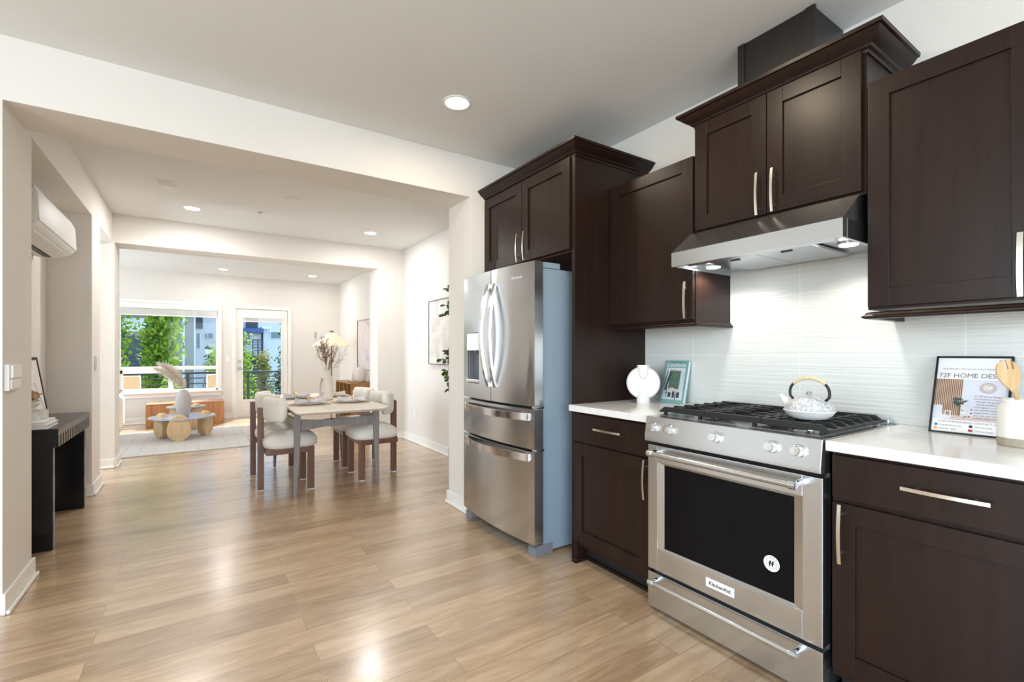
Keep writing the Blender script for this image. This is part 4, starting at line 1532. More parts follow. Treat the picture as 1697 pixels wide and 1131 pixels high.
def make_chair(label, loc, rz):
    """faces +x; origin on the floor under the seat"""
    c = thing('dining_chair', label, 'chair', loc, rz, GCH)
    # seat: domed cushion with a soft edge
    rings = []
    ex = [(0.386, 0.90, 0.0), (0.398, 0.975, 0.0), (0.425, 1.0, 0.0), (0.455, 0.985, 0.0), (0.482, 0.91, 0.0), (0.502, 0.76, 0.0), (0.513, 0.5, 0.0), (0.516, 0.2, 0)]
    for z, k_, _ in ex:
        rings.append([(0.028 + a * k_, b * k_, z) for a, b in rrect(-0.220, 0.220, -0.235, 0.235, 0.11, 7)])
    MB().rings(rings).build('seat', 'boucle', c, world=False, smooth=60)
    mb = MB()
    mb.box(-0.175, 0.205, -0.205, -0.175, 0.336, 0.388, 0.003)
    mb.box(-0.175, 0.205, 0.175, 0.205, 0.336, 0.388, 0.003)
    mb.box(0.185, 0.207, -0.18, 0.18, 0.346, 0.388, 0.003)
    mb.box(-0.178, -0.156, -0.18, 0.18, 0.336, 0.388, 0.003)
    mb.box(-0.16, 0.19, -0.178, 0.178, 0.372, 0.386)
    mb.build('seat_frame', 'walnut', c, world=False)
    for s in (-1, 1):
        MB().box(0.150, 0.208, s * 0.176, s * 0.212, 0.006, 0.386, 0.003).build('leg', 'walnut', c, world=False)
        MB().box(-0.226, -0.178, s * 0.010, s * 0.032, 0.006, 0.735, 0.004).build('back_post', 'walnut', c, world=False)
        MB().box(0.154, 0.204, s * 0.178, s * 0.210, 0.0, 0.0062).build('glide', 'white', c, world=False)
    MB().box(-0.222, -0.182, -0.030, 0.030, 0.0, 0.0062).build('glide', 'white', c, world=False)
    MB().box(-0.218, -0.184, -0.011, 0.011, 0.25, 0.335, 0.001).build('post_spacer', 'walnut', c, world=False)
    MB().box(-0.218, -0.184, -0.011, 0.011, 0.66, 0.725, 0.001).build('post_spacer', 'walnut', c, world=False)
    # curved upholstered back
    rings = []
    n = 20
    for i in range(n + 1):
        a = -1.0 + 2.0 * i / n
        ang = a * 1.02
        R_ = 0.262
        cx = 0.122 - R_ * math.cos(ang) * 1.02
        cy = R_ * math.sin(ang) * 1.0
        dirx, diry = -math.cos(ang), math.sin(ang)
        end = 1.0
        if abs(a) > 0.86:
            u = (abs(a) - 0.86) / 0.14
            end = math.sqrt(max(0.0, 1 - u * u)) * 0.98 + 0.02
        hh, tt = 0.105 * (0.55 + 0.45 * end), 0.043 * (0.15 + 0.85 * end)
        prof = []
        for k_ in range(20):
            b = 2 * PI * k_ / 20
            sx_ = math.copysign(abs(math.cos(b)) ** 0.55, math.cos(b))
            sz_ = math.copysign(abs(math.sin(b)) ** 0.55, math.sin(b))
            prof.append((cx + dirx * tt * sx_, cy + diry * tt * sx_, 0.722 + hh * sz_))
        rings.append(prof)
    MB().rings(rings).build('backrest', 'boucle', c, world=False, smooth=60)
    return c


ch = make_chair('cream dining chair nearest the camera on the window side, left of the table', (0.662, 4.722, 0), 0)
dup(ch, (0.655, 5.345, 0), 0.0, 'cream dining chair left of the table, the farther one by the patio door')
dup(ch, (1.478, 4.735, 0), PI, 'cream dining chair right of the table, nearer one against the plain wall')
dup(ch, (1.478, 5.355, 0), PI, 'cream dining chair right of the table, farther one beside the opening')
ch['label'] = 'cream dining chair left of the table, the nearer one beside the front table leg'

# ------------------------------------------------------------------ place settings
SET = [(0.850, 4.625, 'near left'), (1.222, 4.635, 'near right'), (0.850, 5.300, 'far left'), (1.222, 5.330, 'far right')]
ZT = 0.7485
mm = MB().lathe([(0, 0), (0.179, 0), (0.180, 0.002), (0.179, 0.0045), (0, 0.005)], (0, 0, 0), 48).build('placemat', 'mat_fabric')
pm = MB().lathe([(0, 0.0), (0.065, 0.0), (0.068, 0.003), (0.125, 0.008), (0.132, 0.010), (0.131, 0.012), (0.122, 0.010), (0.066, 0.006), (0, 0.005)], (0, 0, 0), 44).build('dinner_plate', 'ceramic_gloss')
sm = MB().lathe([(0, 0.0), (0.05, 0.0), (0.053, 0.003), (0.092, 0.007), (0.098, 0.009), (0.097, 0.011), (0.088, 0.009), (0.05, 0.006), (0, 0.005)], (0, 0, 0), 40).build('side_plate', 'ceramic_gloss')


def napkin_mesh():
    """a linen napkin gathered through a ring: pinched waist with two fanned, folded ends"""
    mb = MB()
    n, m_ = 30, 25
    top_, bot_ = [], []
    for i in range(n + 1):
        a = -1 + 2 * i / n
        w_ = 0.018 + 0.046 * abs(a + 0.12) ** 0.9
        row = []
        for j in range(m_):
            b = -1 + 2 * j / (m_ - 1)
            x = a * 0.118
            y = b * w_ + 0.006 * math.sin(3 * a + b)
            amp = 0.013 * (0.4 + abs(a))
            z = 0.008 + amp * (1 + math.sin(b * 10.5 + 0.9 * math.sin(5 * a))) + 0.010 * (1 - abs(b)) * (1 - abs(a))
            row.append((x, y, z))
        top_.append(row)
    rings = [r + [(p[0], p[1], p[2] - 0.006) for p in r[::-1]] for r in top_]
    mb.rings(rings)
    return mb


nk = napkin_mesh().build('napkin', 'linen', smooth=70)
nr = MB()
cpts = [(0, 0.030 * math.cos(a), 0.027 + 0.0235 * math.sin(a)) for a in [2 * PI * i / 28 for i in range(29)]]
nr.strip(cpts, (1, 0, 0), 0.012, 0.002)
nr = nr.build('napkin_ring', 'gold')
ORD = {'near left': 'in front of the nearer left chair', 'near right': 'in front of the nearer right chair', 'far left': 'in front of the farther left chair', 'far right': 'in front of the farther right chair'}
for i, (x, y, wh) in enumerate(SET):
    ang = math.radians([8, 172, 14, 168][i])
    for src, nm, cat, dz, g, txt in ((mm, 'placemat', 'placemat', 0.0, 'round placemats on the table', 'round woven tan placemat '), (pm, 'dinner_plate', 'plate', 0.0052, 'dinner plates on the table', 'large white dinner plate '), (sm, 'side_plate', 'plate', 0.0106, 'side plates on the table', 'small white plate stacked on the dinner plate '), (nk, 'napkin', 'napkin', 0.0160, 'napkins on the table', 'grey gathered linen napkin '), (nr, 'napkin_ring', 'napkin ring', 0.0160, 'napkin rings on the table', 'gold ring round the napkin ')):
        o = src if i == 0 else src.copy()
        if i:
            COL.objects.link(o)
        tag(o, txt + ORD[wh], cat, g)
        o.location = (x, y, ZT + dz)
        o.rotation_euler = (0, 0, ang)
        if nm == 'napkin_ring':
            o.location = (x - 0.016 * math.cos(ang), y - 0.016 * math.sin(ang), ZT + dz)

# ------------------------------------------------------------------ table vase with dried stems
vx, vy = 1.075, 4.985
t = thing('table_vase', 'tall sand-coloured bottle vase with an oval side loop on the dining table', 'vase', (vx, vy, ZT + 0.0002))
rg = []
for z, cx, r in ((0.0, 0.0, 0.052), (0.006, 0.0, 0.058), (0.022, 0.004, 0.060), (0.045, 0.014, 0.052), (0.07, 0.020, 0.045), (0.12, 0.023, 0.041), (0.17, 0.021, 0.043), (0.205, 0.013, 0.048), (0.235, 0.003, 0.047), (0.262, -0.003, 0.039), (0.285, -0.004, 0.033), (0.298, -0.004, 0.031), (0.298, -0.004, 0.027), (0.26, -0.003, 0.025)):
    rg.append([(cx + r * math.cos(2 * PI * i / 36), r * math.sin(2 * PI * i / 36), z) for i in range(36)])
MB().rings(rg).build('body', 'vase_clay', t, world=False, smooth=50)
# loop on the window side, as a wide band
pts = [(-0.046, 0, 0.018), (-0.060, 0, 0.045), (-0.068, 0, 0.085), (-0.069, 0, 0.125), (-0.063, 0, 0.165), (-0.052, 0, 0.205), (-0.036, 0, 0.238)]
mb = MB().strip(pts, V((0, 1, 0)), 0.056, 0.013)
bmesh.ops.bevel(mb.bm, geom=[e_ for e_ in mb.bm.edges if e_.calc_face_angle(0) > 1.2], offset=0.004, segments=2, affect='EDGES')
mb.build('side_loop', 'vase_clay', t, world=False)
t.rotation_euler = (0, 0, -0.588)
random.seed(11)
t = thing('dried_bouquet', 'bunch of dried brown branching stems standing in the tall table vase', 'dried flowers', (vx, vy, ZT + 0.04))
st, sd = MB(), MB()


def sprig(p0, d, ln, depth):
    pts = [V(p0)]
    d = V(d).normalized()
    for i in range(5):
        d = (d + V((random.gauss(0, .09), random.gauss(0, .09), random.gauss(0, .05)))).normalized()
        pts.append(pts[-1] + d * ln / 5)
    st.tube(pts, [0.0013 - 0.0001 * depth] * 5 + [0.0007], 4)
    if depth < 2:
        for i in range(2, 6):
            for _ in range(2):
                dd = (d + V((random.gauss(0, .75), random.gauss(0, .75), random.gauss(0.1, .4)))).normalized()
                sprig(pts[i], dd, ln * random.uniform(.22, .36), depth + 1)
    else:
        for i in (2, 3, 4, 5):
            q = pts[i] + V((random.gauss(0, .003), random.gauss(0, .003), random.gauss(0, .003)))
            r = random.uniform(.0018, .0034)
            sd.lathe([(0, -r), (r, 0), (0, r * 1.3)], q, 5)


for i in range(5):
    sprig((vx + random.gauss(0, .008), vy + random.gauss(0, .008), ZT + 0.25), (random.uniform(-.55, .1), random.uniform(-.3, .3), 1), random.uniform(.24, .36), 0)
for i in range(2):
    sprig((vx + random.gauss(0, .006), vy, ZT + 0.25), (random.uniform(.35, .7), random.uniform(-.2, .2), .7), random.uniform(.22, .3), 1)
# dense upright plume of seed heads
for i in range(9):
    a0 = V((vx + random.gauss(0.004, .006), vy + random.gauss(0, .006), ZT + 0.24))
    top_ = a0 + V((random.uniform(.03, .10), random.uniform(-.05, .02), random.uniform(.24, .34)))
    pts = [a0.lerp(top_, q / 6) for q in range(7)]
    st.tube(pts, 0.0013, 4)
    for q in range(26):
        p = a0.lerp(top_, random.uniform(.3, 1.0)) + V((random.gauss(0, .007), random.gauss(0, .007), random.gauss(0, .005)))
        r = random.uniform(.0022, .004)
        sd.lathe([(0, -r), (r, 0), (0, r * 1.4)], p, 5)
st.build('stems', 'dried', t)
sd.build('seed_heads', 'dried', t)

# ------------------------------------------------------------------ dining wall: picture, outlet, plant
def framed(name, label, cat, x, ya, yb, z0, z1, edge, pic):
    f = thing(name, label, cat, (x, (ya + yb) / 2, (z0 + z1) / 2))
    fr = 0.008
    mb = MB()
    mb.box(x - 0.028, x - 0.001, ya, ya + fr, z0, z1)
    mb.box(x - 0.028, x - 0.001, yb - fr, yb, z0, z1)
    mb.box(x - 0.028, x - 0.001, ya + fr, yb - fr, z0, z0 + fr)
    mb.box(x - 0.028, x - 0.001, ya + fr, yb - fr, z1 - fr, z1)
    mb.build('frame', edge, f)
    MB().box(x - 0.02, x - 0.0015, ya + fr, yb - fr, z0 + fr, z1 - fr).build('canvas', pic, f)
    return f


def art(name, stops, scale, stretch, blocks=False):
    k = NT(name)
    nz = k.n('ShaderNodeTexNoise', i_Scale=scale, i_Detail=4.0, i_Distortion=1.2)
    k.l(k.coords(stretch), nz.inputs['Vector'])
    c = k.ramp(nz.outputs['Fac'], stops)
    if blocks:
        vo = k.n('ShaderNodeTexVoronoi', i_Scale=5.0, distance='CHEBYCHEV')
        k.l(k.coords((1, 1.6, 1)), vo.inputs['Vector'])
        sp_ = k.n('ShaderNodeSeparateColor')
        k.l(vo.outputs['Color'], sp_.inputs[0])
        c = k.mix(0.55, c, k.ramp(sp_.outputs[0], [(0.0, lin(236, 232, 228)), (0.5, lin(214, 208, 204)), (1.0, lin(188, 182, 178))]))
    k.l(c, k.b.inputs['Base Color'])
    k.b.inputs['Roughness'].default_value = 0.8
    M[name] = k.m


art('grey_abstract_print', [(0.3, lin(206, 200, 196)), (0.5, lin(236, 232, 228)), (0.7, lin(222, 216, 212))], 4.0, (1, 2, 1.4), True)
art('mauve_wash_print', [(0.3, lin(206, 192, 192)), (0.5, lin(226, 214, 210)), (0.7, lin(200, 190, 200))], 1.6, (1, 1, 2.2))
art('pale_sketch_print', [(0.3, lin(236, 232, 228)), (0.5, lin(226, 220, 214)), (0.7, lin(240, 238, 236))], 6.0, (1, 1, 1))
framed('wall_picture', 'grey abstract picture in thin frame on the dining wall behind the plant leaves', 'picture', XR, 4.66, 5.592, 1.080, 1.880, 'steel_dark', 'grey_abstract_print')
framed('wall_picture', 'pale mauve canvas on the living room wall above the cubby shelf', 'picture', XR, 7.75, 8.83, 0.92, 1.815, 'walnut', 'mauve_wash_print')


def outlet(x, y, z, nx, ny, label, name='wall_outlet', cat='outlet', kind='outlet', w_=0.072, h=0.116, th=0.006):
    t = thing(name, label, cat, (x, y, z))
    a = V((nx, ny, 0))
    s = V((-ny, nx, 0))
    def bx(mb, c0, c1, z0, z1, d0, d1, bv):
        p = V((x, y, 0)) + s * c0 + a * d0
        q = V((x, y, 0)) + s * c1 + a * d1
        mb.box(p.x, q.x, p.y, q.y, z + z0, z + z1, bv)
    mb = MB()
    bx(mb, -w_ / 2, w_ / 2, -h / 2, h / 2, 0.0003, th, 0.002)
    mb.build('cover_plate', 'white', t)
    if kind == 'outlet':
        mb = MB()
        bx(mb, -0.017, 0.017, 0.008, 0.040, th - 0.001, th + 0.002, 0.002)
        bx(mb, -0.017, 0.017, -0.040, -0.008, th - 0.001, th + 0.002, 0.002)
        mb.build('socket', 'trim', t)
    elif kind == 'rocker':
        mb = MB()
        bx(mb, -w_ * .24, w_ * .24, -h * .29, h * .29, th - 0.001, th + 0.004, 0.002)
        mb.build('rocker', 'trim', t)
    else:
        mb = MB()
        bx(mb, -w_ * .40, w_ * .40, -h * .02, h * .46, th - 0.001, th + 0.010, 0.003)
        mb.build('display', 'trim', t)
        mb = MB()
        bx(mb, -w_ * .42, w_ * .42, -h * .44, -h * .08, th - 0.001, th + 0.006, 0.003)
        mb.build('lower_cover', 'trim', t)
    return t


outlet(XR, 6.10, 0.38, -1, 0, 'white outlet low on the right dining wall near the corner')
outlet(0.455, YF, 1.12, 0, -1, 'white light switch on the far wall between window and patio door', 'light_switch', 'light switch', 'rocker')
outlet(XL, 5.50, 1.137, 1, 0, 'white light switch on the pier past the wall niche', 'light_switch', 'light switch', 'rocker', 0.076, 0.12, 0.018)
outlet(XL, 3.245, 1.104, 1, 0, 'white wall thermostat on the nearest left wall beside the niche', 'thermostat', 'thermostat', 'panel', 0.17, 0.125, 0.018)
outlet(XL - 0.014 + 0.0, 6.51, 0.30, 0, -1, 'white outlet near the floor beside the living room opening', 'wall_outlet', 'outlet', 'outlet') if False else None

# potted fig tree standing behind the pier; only outer twigs reach past it
random.seed(5)
px, py = 2.17, 4.10
t = thing('potted_fig', 'green leafy indoor tree half hidden behind the pier beside the refrigerator', 'plant', (px, py, 0))
MB().lathe([(0, 0.0), (0.12, 0.0), (0.135, 0.02), (0.16, 0.26), (0.165, 0.29), (0.15, 0.29), (0.145, 0.25), (0, 0.25)], (px, py, 0), 36).build('pot', 'ceramic', t)
MB().lathe([(0, 0.252), (0.143, 0.252), (0.142, 0.256), (0, 0.262)], (px, py, 0), 28).build('soil', 'soil', t)
br = MB()
lf = MB()
br.tube([(px, py, 0.25), (px + .01, py + .02, 0.7), (px, py + .03, 1.2), (px - .01, py + .04, 1.7), (px, py + .05, 2.0)], [0.016, 0.014, 0.011, 0.008, 0.004], 8)


def leaf(mb, p, d, ln, wd):
    d = V(d).normalized()
    u = V((0, 0, 1)) if abs(d.z) < 0.9 else V((1, 0, 0))
    s = d.cross(u).normalized()
    s = (Matrix.Rotation(random.uniform(-.9, .9), 3, d) @ s)
    n = s.cross(d)
    p = V(p)
    L_ = []
    prof = [(0, 0.05), (0.2, .5), (0.45, .85), (0.7, 1.0), (0.88, .75), (1.0, 0.1)]
    bm = mb.bm
    rows = []
    for f, w_ in prof:
        c = p + d * ln * f - n * ln * 0.18 * f * f
        rows.append([bm.verts.new(c + s * wd * w_ * .5 + n * wd * .12), bm.verts.new(c), bm.verts.new(c - s * wd * w_ * .5 + n * wd * .12)])
    fs = []
    for a, b in zip(rows, rows[1:]):
        fs.append(bm.faces.new((a[0], a[1], b[1], b[0])))
        fs.append(bm.faces.new((a[1], a[2], b[2], b[1])))
    mb._new(fs)


def twig(p0, p1, n, ln=0.07, wd=0.045):
    p0, p1 = V(p0), V(p1)
    mid = p0.lerp(p1, .55) + V((0, 0, .05))
    pts = [p0, mid, p1]
    br.tube(pts, [0.005, 0.0035, 0.002], 5)
    d = (p1 - mid).normalized()
    for i in range(n):
        f = i / max(1, n - 1)
        q = mid.lerp(p1, 0.35 + 0.65 * f)
        leaf(lf, q, d * .35 + V((random.gauss(0, .7), random.gauss(0, .7), random.gauss(0.15, .6))), ln * random.uniform(.8, 1.15), wd)


# twigs that show past the pier (towards the living room) at the heights the photo shows
for (x_, y_, z_, n) in ((2.20, 4.545, 1.88, 5), (2.18, 4.56, 1.62, 9), (2.16, 4.50, 1.72, 5), (2.17, 4.60, 1.15, 8), (2.20, 4.58, 1.24, 9), (2.15, 4.50, 1.03, 7), (2.21, 4.56, 0.94, 9), (2.20, 4.52, 0.82, 6)):
    twig((px, py + .03, min(z_ - .08, 1.8)), (x_, y_, z_), n)
for i in range(14):
    a = random.uniform(0, 2 * PI)
    z_ = random.uniform(0.8, 2.0)
    twig((px, py + .03, z_ - .1), (px + .16 * math.cos(a), py - .05 + .2 * math.sin(a), z_), 7)
br.build('branches', 'bark', t)
lf.build('leaves', 'leaf', t, smooth=60)['kind'] = 'stuff'

# ------------------------------------------------------------------ wall niche: air conditioner, console and its display
t = thing('air_conditioner', 'white wall-mounted split air conditioner high in the left niche', 'air conditioner', (-0.92, 4.48, 2.1))
AY0, AY1 = 3.94, 4.99
prof = [(-1.039, 1.962), (-0.985, 1.945), (-0.90, 1.955), (-0.835, 1.985), (-0.806, 2.015), (-0.803, 2.05), (-0.815, 2.19), (-0.835, 2.235), (-0.87, 2.255), (-1.039, 2.262)]
MB().prism(prof, 'y', AY0, AY1, 0.01, 3).build('housing', 'white', t, smooth=50)
mb = MB().prism([(-0.8055, 2.02), (-0.797, 2.025), (-0.806, 2.195), (-0.828, 2.242), (-0.834, 2.238), (-0.815, 2.19)], 'y', AY0 + 0.006, AY1 - 0.006, 0.003)
mb.build('front_panel', 'white', t, smooth=50)
mb = MB().prism([(-0.925, 1.9485), (-0.918, 1.944), (-0.84, 1.974), (-0.842, 1.979)], 'y', AY0 + 0.07, AY1 - 0.1)
mb.build('louvre', 'white', t)
mb = MB().box(-0.968, -0.930, AY0 + 0.06, AY1 - 0.09, 1.944, 1.950)
mb.build('air_slot', 'black', t)

CY0, CY1 = 3.985, 5.015
t = thing('console_table', 'black ash console table with fluted edge in the left wall niche', 'table', (-0.88, 4.5, 0))
MB().box(-1.022, -0.722, CY0, CY1, 0.733, 0.752, 0.003).build('tabletop', 'ash_black', t)
mb = MB()
mb.box(-1.02, -0.736, CY0 + 0.004, CY1 - 0.004, 0.636, 0.733, 0.002)
mb.build('apron', 'ash_black', t)
MB().box(-0.7365, -0.724, CY0 + 0.004, CY1 - 0.004, 0.708, 0.733, 0.001).build('front_rail', 'ash_black', t)
n = 15
for i in range(n):
    y = CY0 + 0.004 + (CY1 - CY0 - 0.008) * (i + 0.5) / n
    w_ = (CY1 - CY0 - 0.008) / n
    MB().box(-0.7365, -0.724, y - w_ * .34, y + w_ * .34, 0.636, 0.7085, 0.001).build('flute', 'ash_black', t)
for y0 in (CY0 + 0.012, CY1 - 0.06):
    MB().box(-1.015, -0.748, y0, y0 + 0.042, 0.0, 0.638, 0.003).build('leg', 'ash_black', t)

zt = 0.752


def lean_frame(name, label, xb, y0, y1, h, tilt, fr, edge, pic, z0):
    t = thing(name, label, 'picture frame', (xb, (y0 + y1) / 2, z0))
    up = V((-math.sin(tilt), 0, math.cos(tilt)))
    nm = V((-math.cos(tilt), 0, -math.sin(tilt)))
    o = V((xb, (y0 + y1) / 2, z0 + 0.0005 + 0.016 * math.sin(tilt)))
    S = V((0, 1, 0))
    hw = (y1 - y0) / 2
    mb = MB()
    for s0, s1, t0, t1 in ((-hw, -hw + fr, 0, h), (hw - fr, hw, 0, h), (-hw + fr, hw - fr, 0, fr), (-hw + fr, hw - fr, h - fr, h)):
        slab_on(o, S, up, nm, s0, s1, t0, t1, 0, 0.016, mb)
    mb.build('frame', edge, t)
    mb = MB()
    slab_on(o, S, up, nm, -hw + fr, hw - fr, fr, h - fr, 0.005, 0.014, mb)
    mb.build('print', pic, t)
    return t


lean_frame('picture_frame', 'large black picture frame leaning at the back of the niche console', -0.962, 4.56, 5.005, 0.44, 0.145, 0.02, 'black', 'pale_sketch_print', zt)
lean_frame('picture_frame', 'smaller white-edged picture leaning in front of the black frame', -0.905, 4.40, 4.71, 0.268, 0.28, 0.006, 'trim', 'pale_sketch_print', zt)


def flat_book(label, x0, x1, y0, y1, z, h):
    t = thing('book', label, 'book', ((x0 + x1) / 2, (y0 + y1) / 2, z))
    bk = MB()
    bk.box(x0, x1, y0, y1, z + 0.0003, z + 0.003, 0.001)
    bk.box(x0, x1, y0, y1, z + h - 0.003, z + h, 0.001)
    bk.box(x0, x0 + 0.003, y0, y1, z + 0.0003, z + h, 0.001)
    bk.build('cover', 'paper', t)
    MB().box(x0 + 0.004, x1 - 0.004, y0 + 0.004, y1 - 0.004, z + 0.003, z + h - 0.003).build('pages', 'ceramic', t)


flat_book('thick white book lying lower in the pile on the niche console', -0.985, -0.775, 4.0, 4.285, zt, 0.026)
flat_book('thin white book lying on top of the pile under the ringed vase', -0.975, -0.785, 4.005, 4.27, zt + 0.0263, 0.018)
zb_ = zt + 0.0446
vx_, vy_ = -0.868, 4.10
t = thing('ringed_vase', 'small white ringed vase on the white books in the niche', 'vase', (vx_, vy_, zb_))
MB().lathe([(0, 0), (0.040, 0), (0.041, 0.004), (0.031, 0.045), (0.028, 0.058), (0.040, 0.066), (0.042, 0.072), (0.040, 0.078), (0.028, 0.086), (0.030, 0.092), (0.042, 0.104), (0.043, 0.109), (0.030, 0.115), (0.034, 0.120), (0.044, 0.130), (0.041, 0.130), (0.028, 0.118), (0.02, 0.05), (0, 0.02)], seg=36).build('body', 'ceramic', t, world=False, smooth=40)
t = thing('dried_flowers', 'cluster of cream dried blossoms in the small ringed vase', 'dried flowers', (vx_, vy_, zb_ + 0.03))
random.seed(21)
mb, ms = MB(), MB()
for i in range(22):
    c = V((vx_ + random.gauss(0, .022), vy_ + random.gauss(0, .022), zb_ + random.uniform(.130, .190)))
    ms.tube([(vx_, vy_, zb_ + .06), c], 0.0012, 4)
    for k_ in range(10):
        leaf(mb, c, (random.gauss(0, 1), random.gauss(0, 1), random.gauss(.4, .6)), random.uniform(.014, .022), .013)
ms.build('stems', 'dried', t)
M['blossom'] = plain('cream_blossom', lin(226, 200, 172), 0.9, vary=0.2, scale=40)
mb.build('petals', 'blossom', t)
t = thing('small_cup', 'small white cup beside the ringed vase on the niche books', 'cup', (-0.836, 4.20, zb_))
MB().lathe([(0, 0), (0.024, 0), (0.028, 0.004), (0.029, 0.060), (0.026, 0.060), (0.025, 0.006), (0, 0.005)], seg=28).build('body', 'ceramic', t, world=False)

# ------------------------------------------------------------------ living room
o = MB().box(-2.3, 0.578, 7.04, 9.11, 0.0005, 0.011, 0.003).build('rug', 'rug')
tag(o, 'pale grey rug with a faint grid pattern under the coffee tables', 'rug')
o2 = None


def pebble_leg(parent, cx, cy, w_, h, th, rz, mat='oak', flat=0.075):
    """upright slab with an egg outline"""
    n = 36
    out = []
    for i in range(n):
        a = 2 * PI * i / n - PI / 2
        z = h * (0.5 + 0.5 * math.sin(a))
        wid = w_ / 2 * math.cos(a)
        k_ = 1.0 + 0.22 * (0.42 - z / h)
        x = math.copysign(abs(math.cos(a)) ** 0.85, math.cos(a)) * w_ / 2 * k_
        out.append((x, z))
    # flatten the foot
    out = [(x, max(z, 0.016)) for x, z in out]
    mb = MB().prism(out, 'y', -th / 2, th / 2, th * 0.3, 4)
    mb.xf(Matrix.Translation((cx, cy, 0.0112 - 0.016)) @ Matrix.Rotation(rz, 4, 'Z'))
    return mb.build('leg', mat, parent, smooth=50)


t = thing('coffee_table', 'round low coffee table with grey-blue top and egg-shaped oak legs', 'coffee table', (-0.19, 8.28, 0.011))
ZCT = 0.315
rg = []
outl = [(-0.19 + 0.385 * math.cos(2 * PI * i / 48) * (1 + 0.05 * math.cos(4 * PI * i / 48)), 8.29 + 0.40 * math.sin(2 * PI * i / 48)) for i in range(48)]
mb = MB().prism(outl, 'z', ZCT - 0.018, ZCT, 0.005, 3)
mb.build('tabletop', 'glasstop', t)
pebble_leg(t, -0.222, 7.965, 0.275, 0.375, 0.10, 0.0)
pebble_leg(t, -0.435, 8.34, 0.24, 0.375, 0.095, math.radians(-62))
pebble_leg(t, 0.085, 8.33, 0.23, 0.375, 0.095, math.radians(58))
for bx_, by_ in ((-0.36, 8.02), (-0.10, 8.03), (-0.43, 8.20), (0.04, 8.22), (0.09, 8.19)):
    MB().box(bx_ - 0.012, bx_ + 0.012, by_ - 0.012, by_ + 0.012, ZCT - 0.035, ZCT - 0.018, 0.002).build('bracket', 'black', t)
t = thing('side_table', 'smaller taller round coffee table behind the main one, near the bench', 'coffee table', (-0.15, 9.08, 0.0))
outl = [(-0.165 + 0.255 * math.cos(2 * PI * i / 40), 9.08 + 0.235 * math.sin(2 * PI * i / 40)) for i in range(40)]
MB().prism(outl, 'z', 0.366, 0.384, 0.005, 3).build('tabletop', 'glasstop', t)
pebble_leg(t, -0.03, 9.02, 0.22, 0.43, 0.09, math.radians(35))
pebble_leg(t, -0.28, 9.10, 0.22, 0.43, 0.09, math.radians(-40))

t = thing('pampas_vase', 'pale grey egg-shaped vase standing on the round coffee table', 'vase', (-0.178, 8.19, ZCT + 0.0004))
MB().lathe([(0, 0), (0.055, 0), (0.066, 0.01), (0.086, 0.09), (0.098, 0.19), (0.096, 0.26), (0.080, 0.32), (0.052, 0.362), (0.042, 0.378), (0.038, 0.378), (0.036, 0.36), (0.07, 0.30), (0.084, 0.2), (0.05, 0.02), (0, 0.015)], seg=40).build('body', 'vase_grey', t, world=False, smooth=50)
t = thing('pampas_plumes', 'cream pampas plumes leaning left out of the grey vase', 'dried grass', (-0.178, 8.19, ZCT + 0.2))
random.seed(9)
pl_, sm_ = MB(), MB()
for q in range(4):
    off = V((random.gauss(0, .02), random.gauss(0, .03), random.gauss(0, .03)))
    P0, P1, P2, P3 = V((-0.178, 8.19, ZCT + 0.25)), V((-0.165, 8.17, ZCT + 0.44)) + off * .3, V((-0.23, 8.14, ZCT + 0.60)) + off, V((-0.43, 8.12, ZCT + 0.69)) + off * 2
    cur = []
    for i in range(25):
        f = i / 24
        cur.append((1 - f) ** 3 * P0 + 3 * (1 - f) ** 2 * f * P1 + 3 * (1 - f) * f * f * P2 + f ** 3 * P3)
    sm_.tube(cur, 0.002, 5)
    for i in range(900):
        f = random.uniform(.30, 1.0)
        j = min(23, int(f * 24))
        c = cur[j].lerp(cur[j + 1], f * 24 - j if f < 1 else 0)
        d = (cur[j + 1] - cur[j]).normalized()
        rad = 0.080 * math.sin(PI * min(1, (f - .25) / .75)) ** .6 + .008
        dr = (d * 1.3 + V((random.gauss(0, .6), random.gauss(0, .6), random.gauss(-.15, .6)))).normalized()
        e_ = c + dr * rad * random.uniform(.7, 1.5)
        s = dr.orthogonal().normalized() * 0.003
        pl_.quad([c - s, c + s, e_ + s * .3, e_ - s * .3])
sm_.build('stems', 'dried', t)
pl_.build('plumes', 'pampas', t, smooth=0)

# slatted bench under the window
t = thing('slatted_bench', 'low honey-oak slatted bench under the living room window', 'bench', (-0.17, 9.85, 0))
bx0, bx1, by0, by1, bh = -0.715, 0.375, 9.66, 10.10, 0.385
MB().box(bx0 + 0.012, bx1 - 0.012, by0 + 0.012, by1, 0.0, bh - 0.02).build('carcass', 'oak_bench', t)
n = 14
sw = (bx1 - bx0) / n
for i in range(n):
    MB().box(bx0 + sw * i + 0.002, bx0 + sw * (i + 1) - 0.002, by0, by0 + 0.014, 0.0, bh - 0.022, 0.002).build('slat', 'oak_bench', t)
n = 6
sw = (by1 - by0) / n
for xx in (bx0, bx1 - 0.014):
    for i in range(n):
        MB().box(xx, xx + 0.014, by0 + sw * i + 0.002, by0 + sw * (i + 1) - 0.002, 0.0, bh - 0.022, 0.002).build('slat', 'oak_bench', t)
MB().box(bx0, bx1, by0, by1, bh - 0.022, bh, 0.008, 3).build('seat_top', 'oak_bench', t)

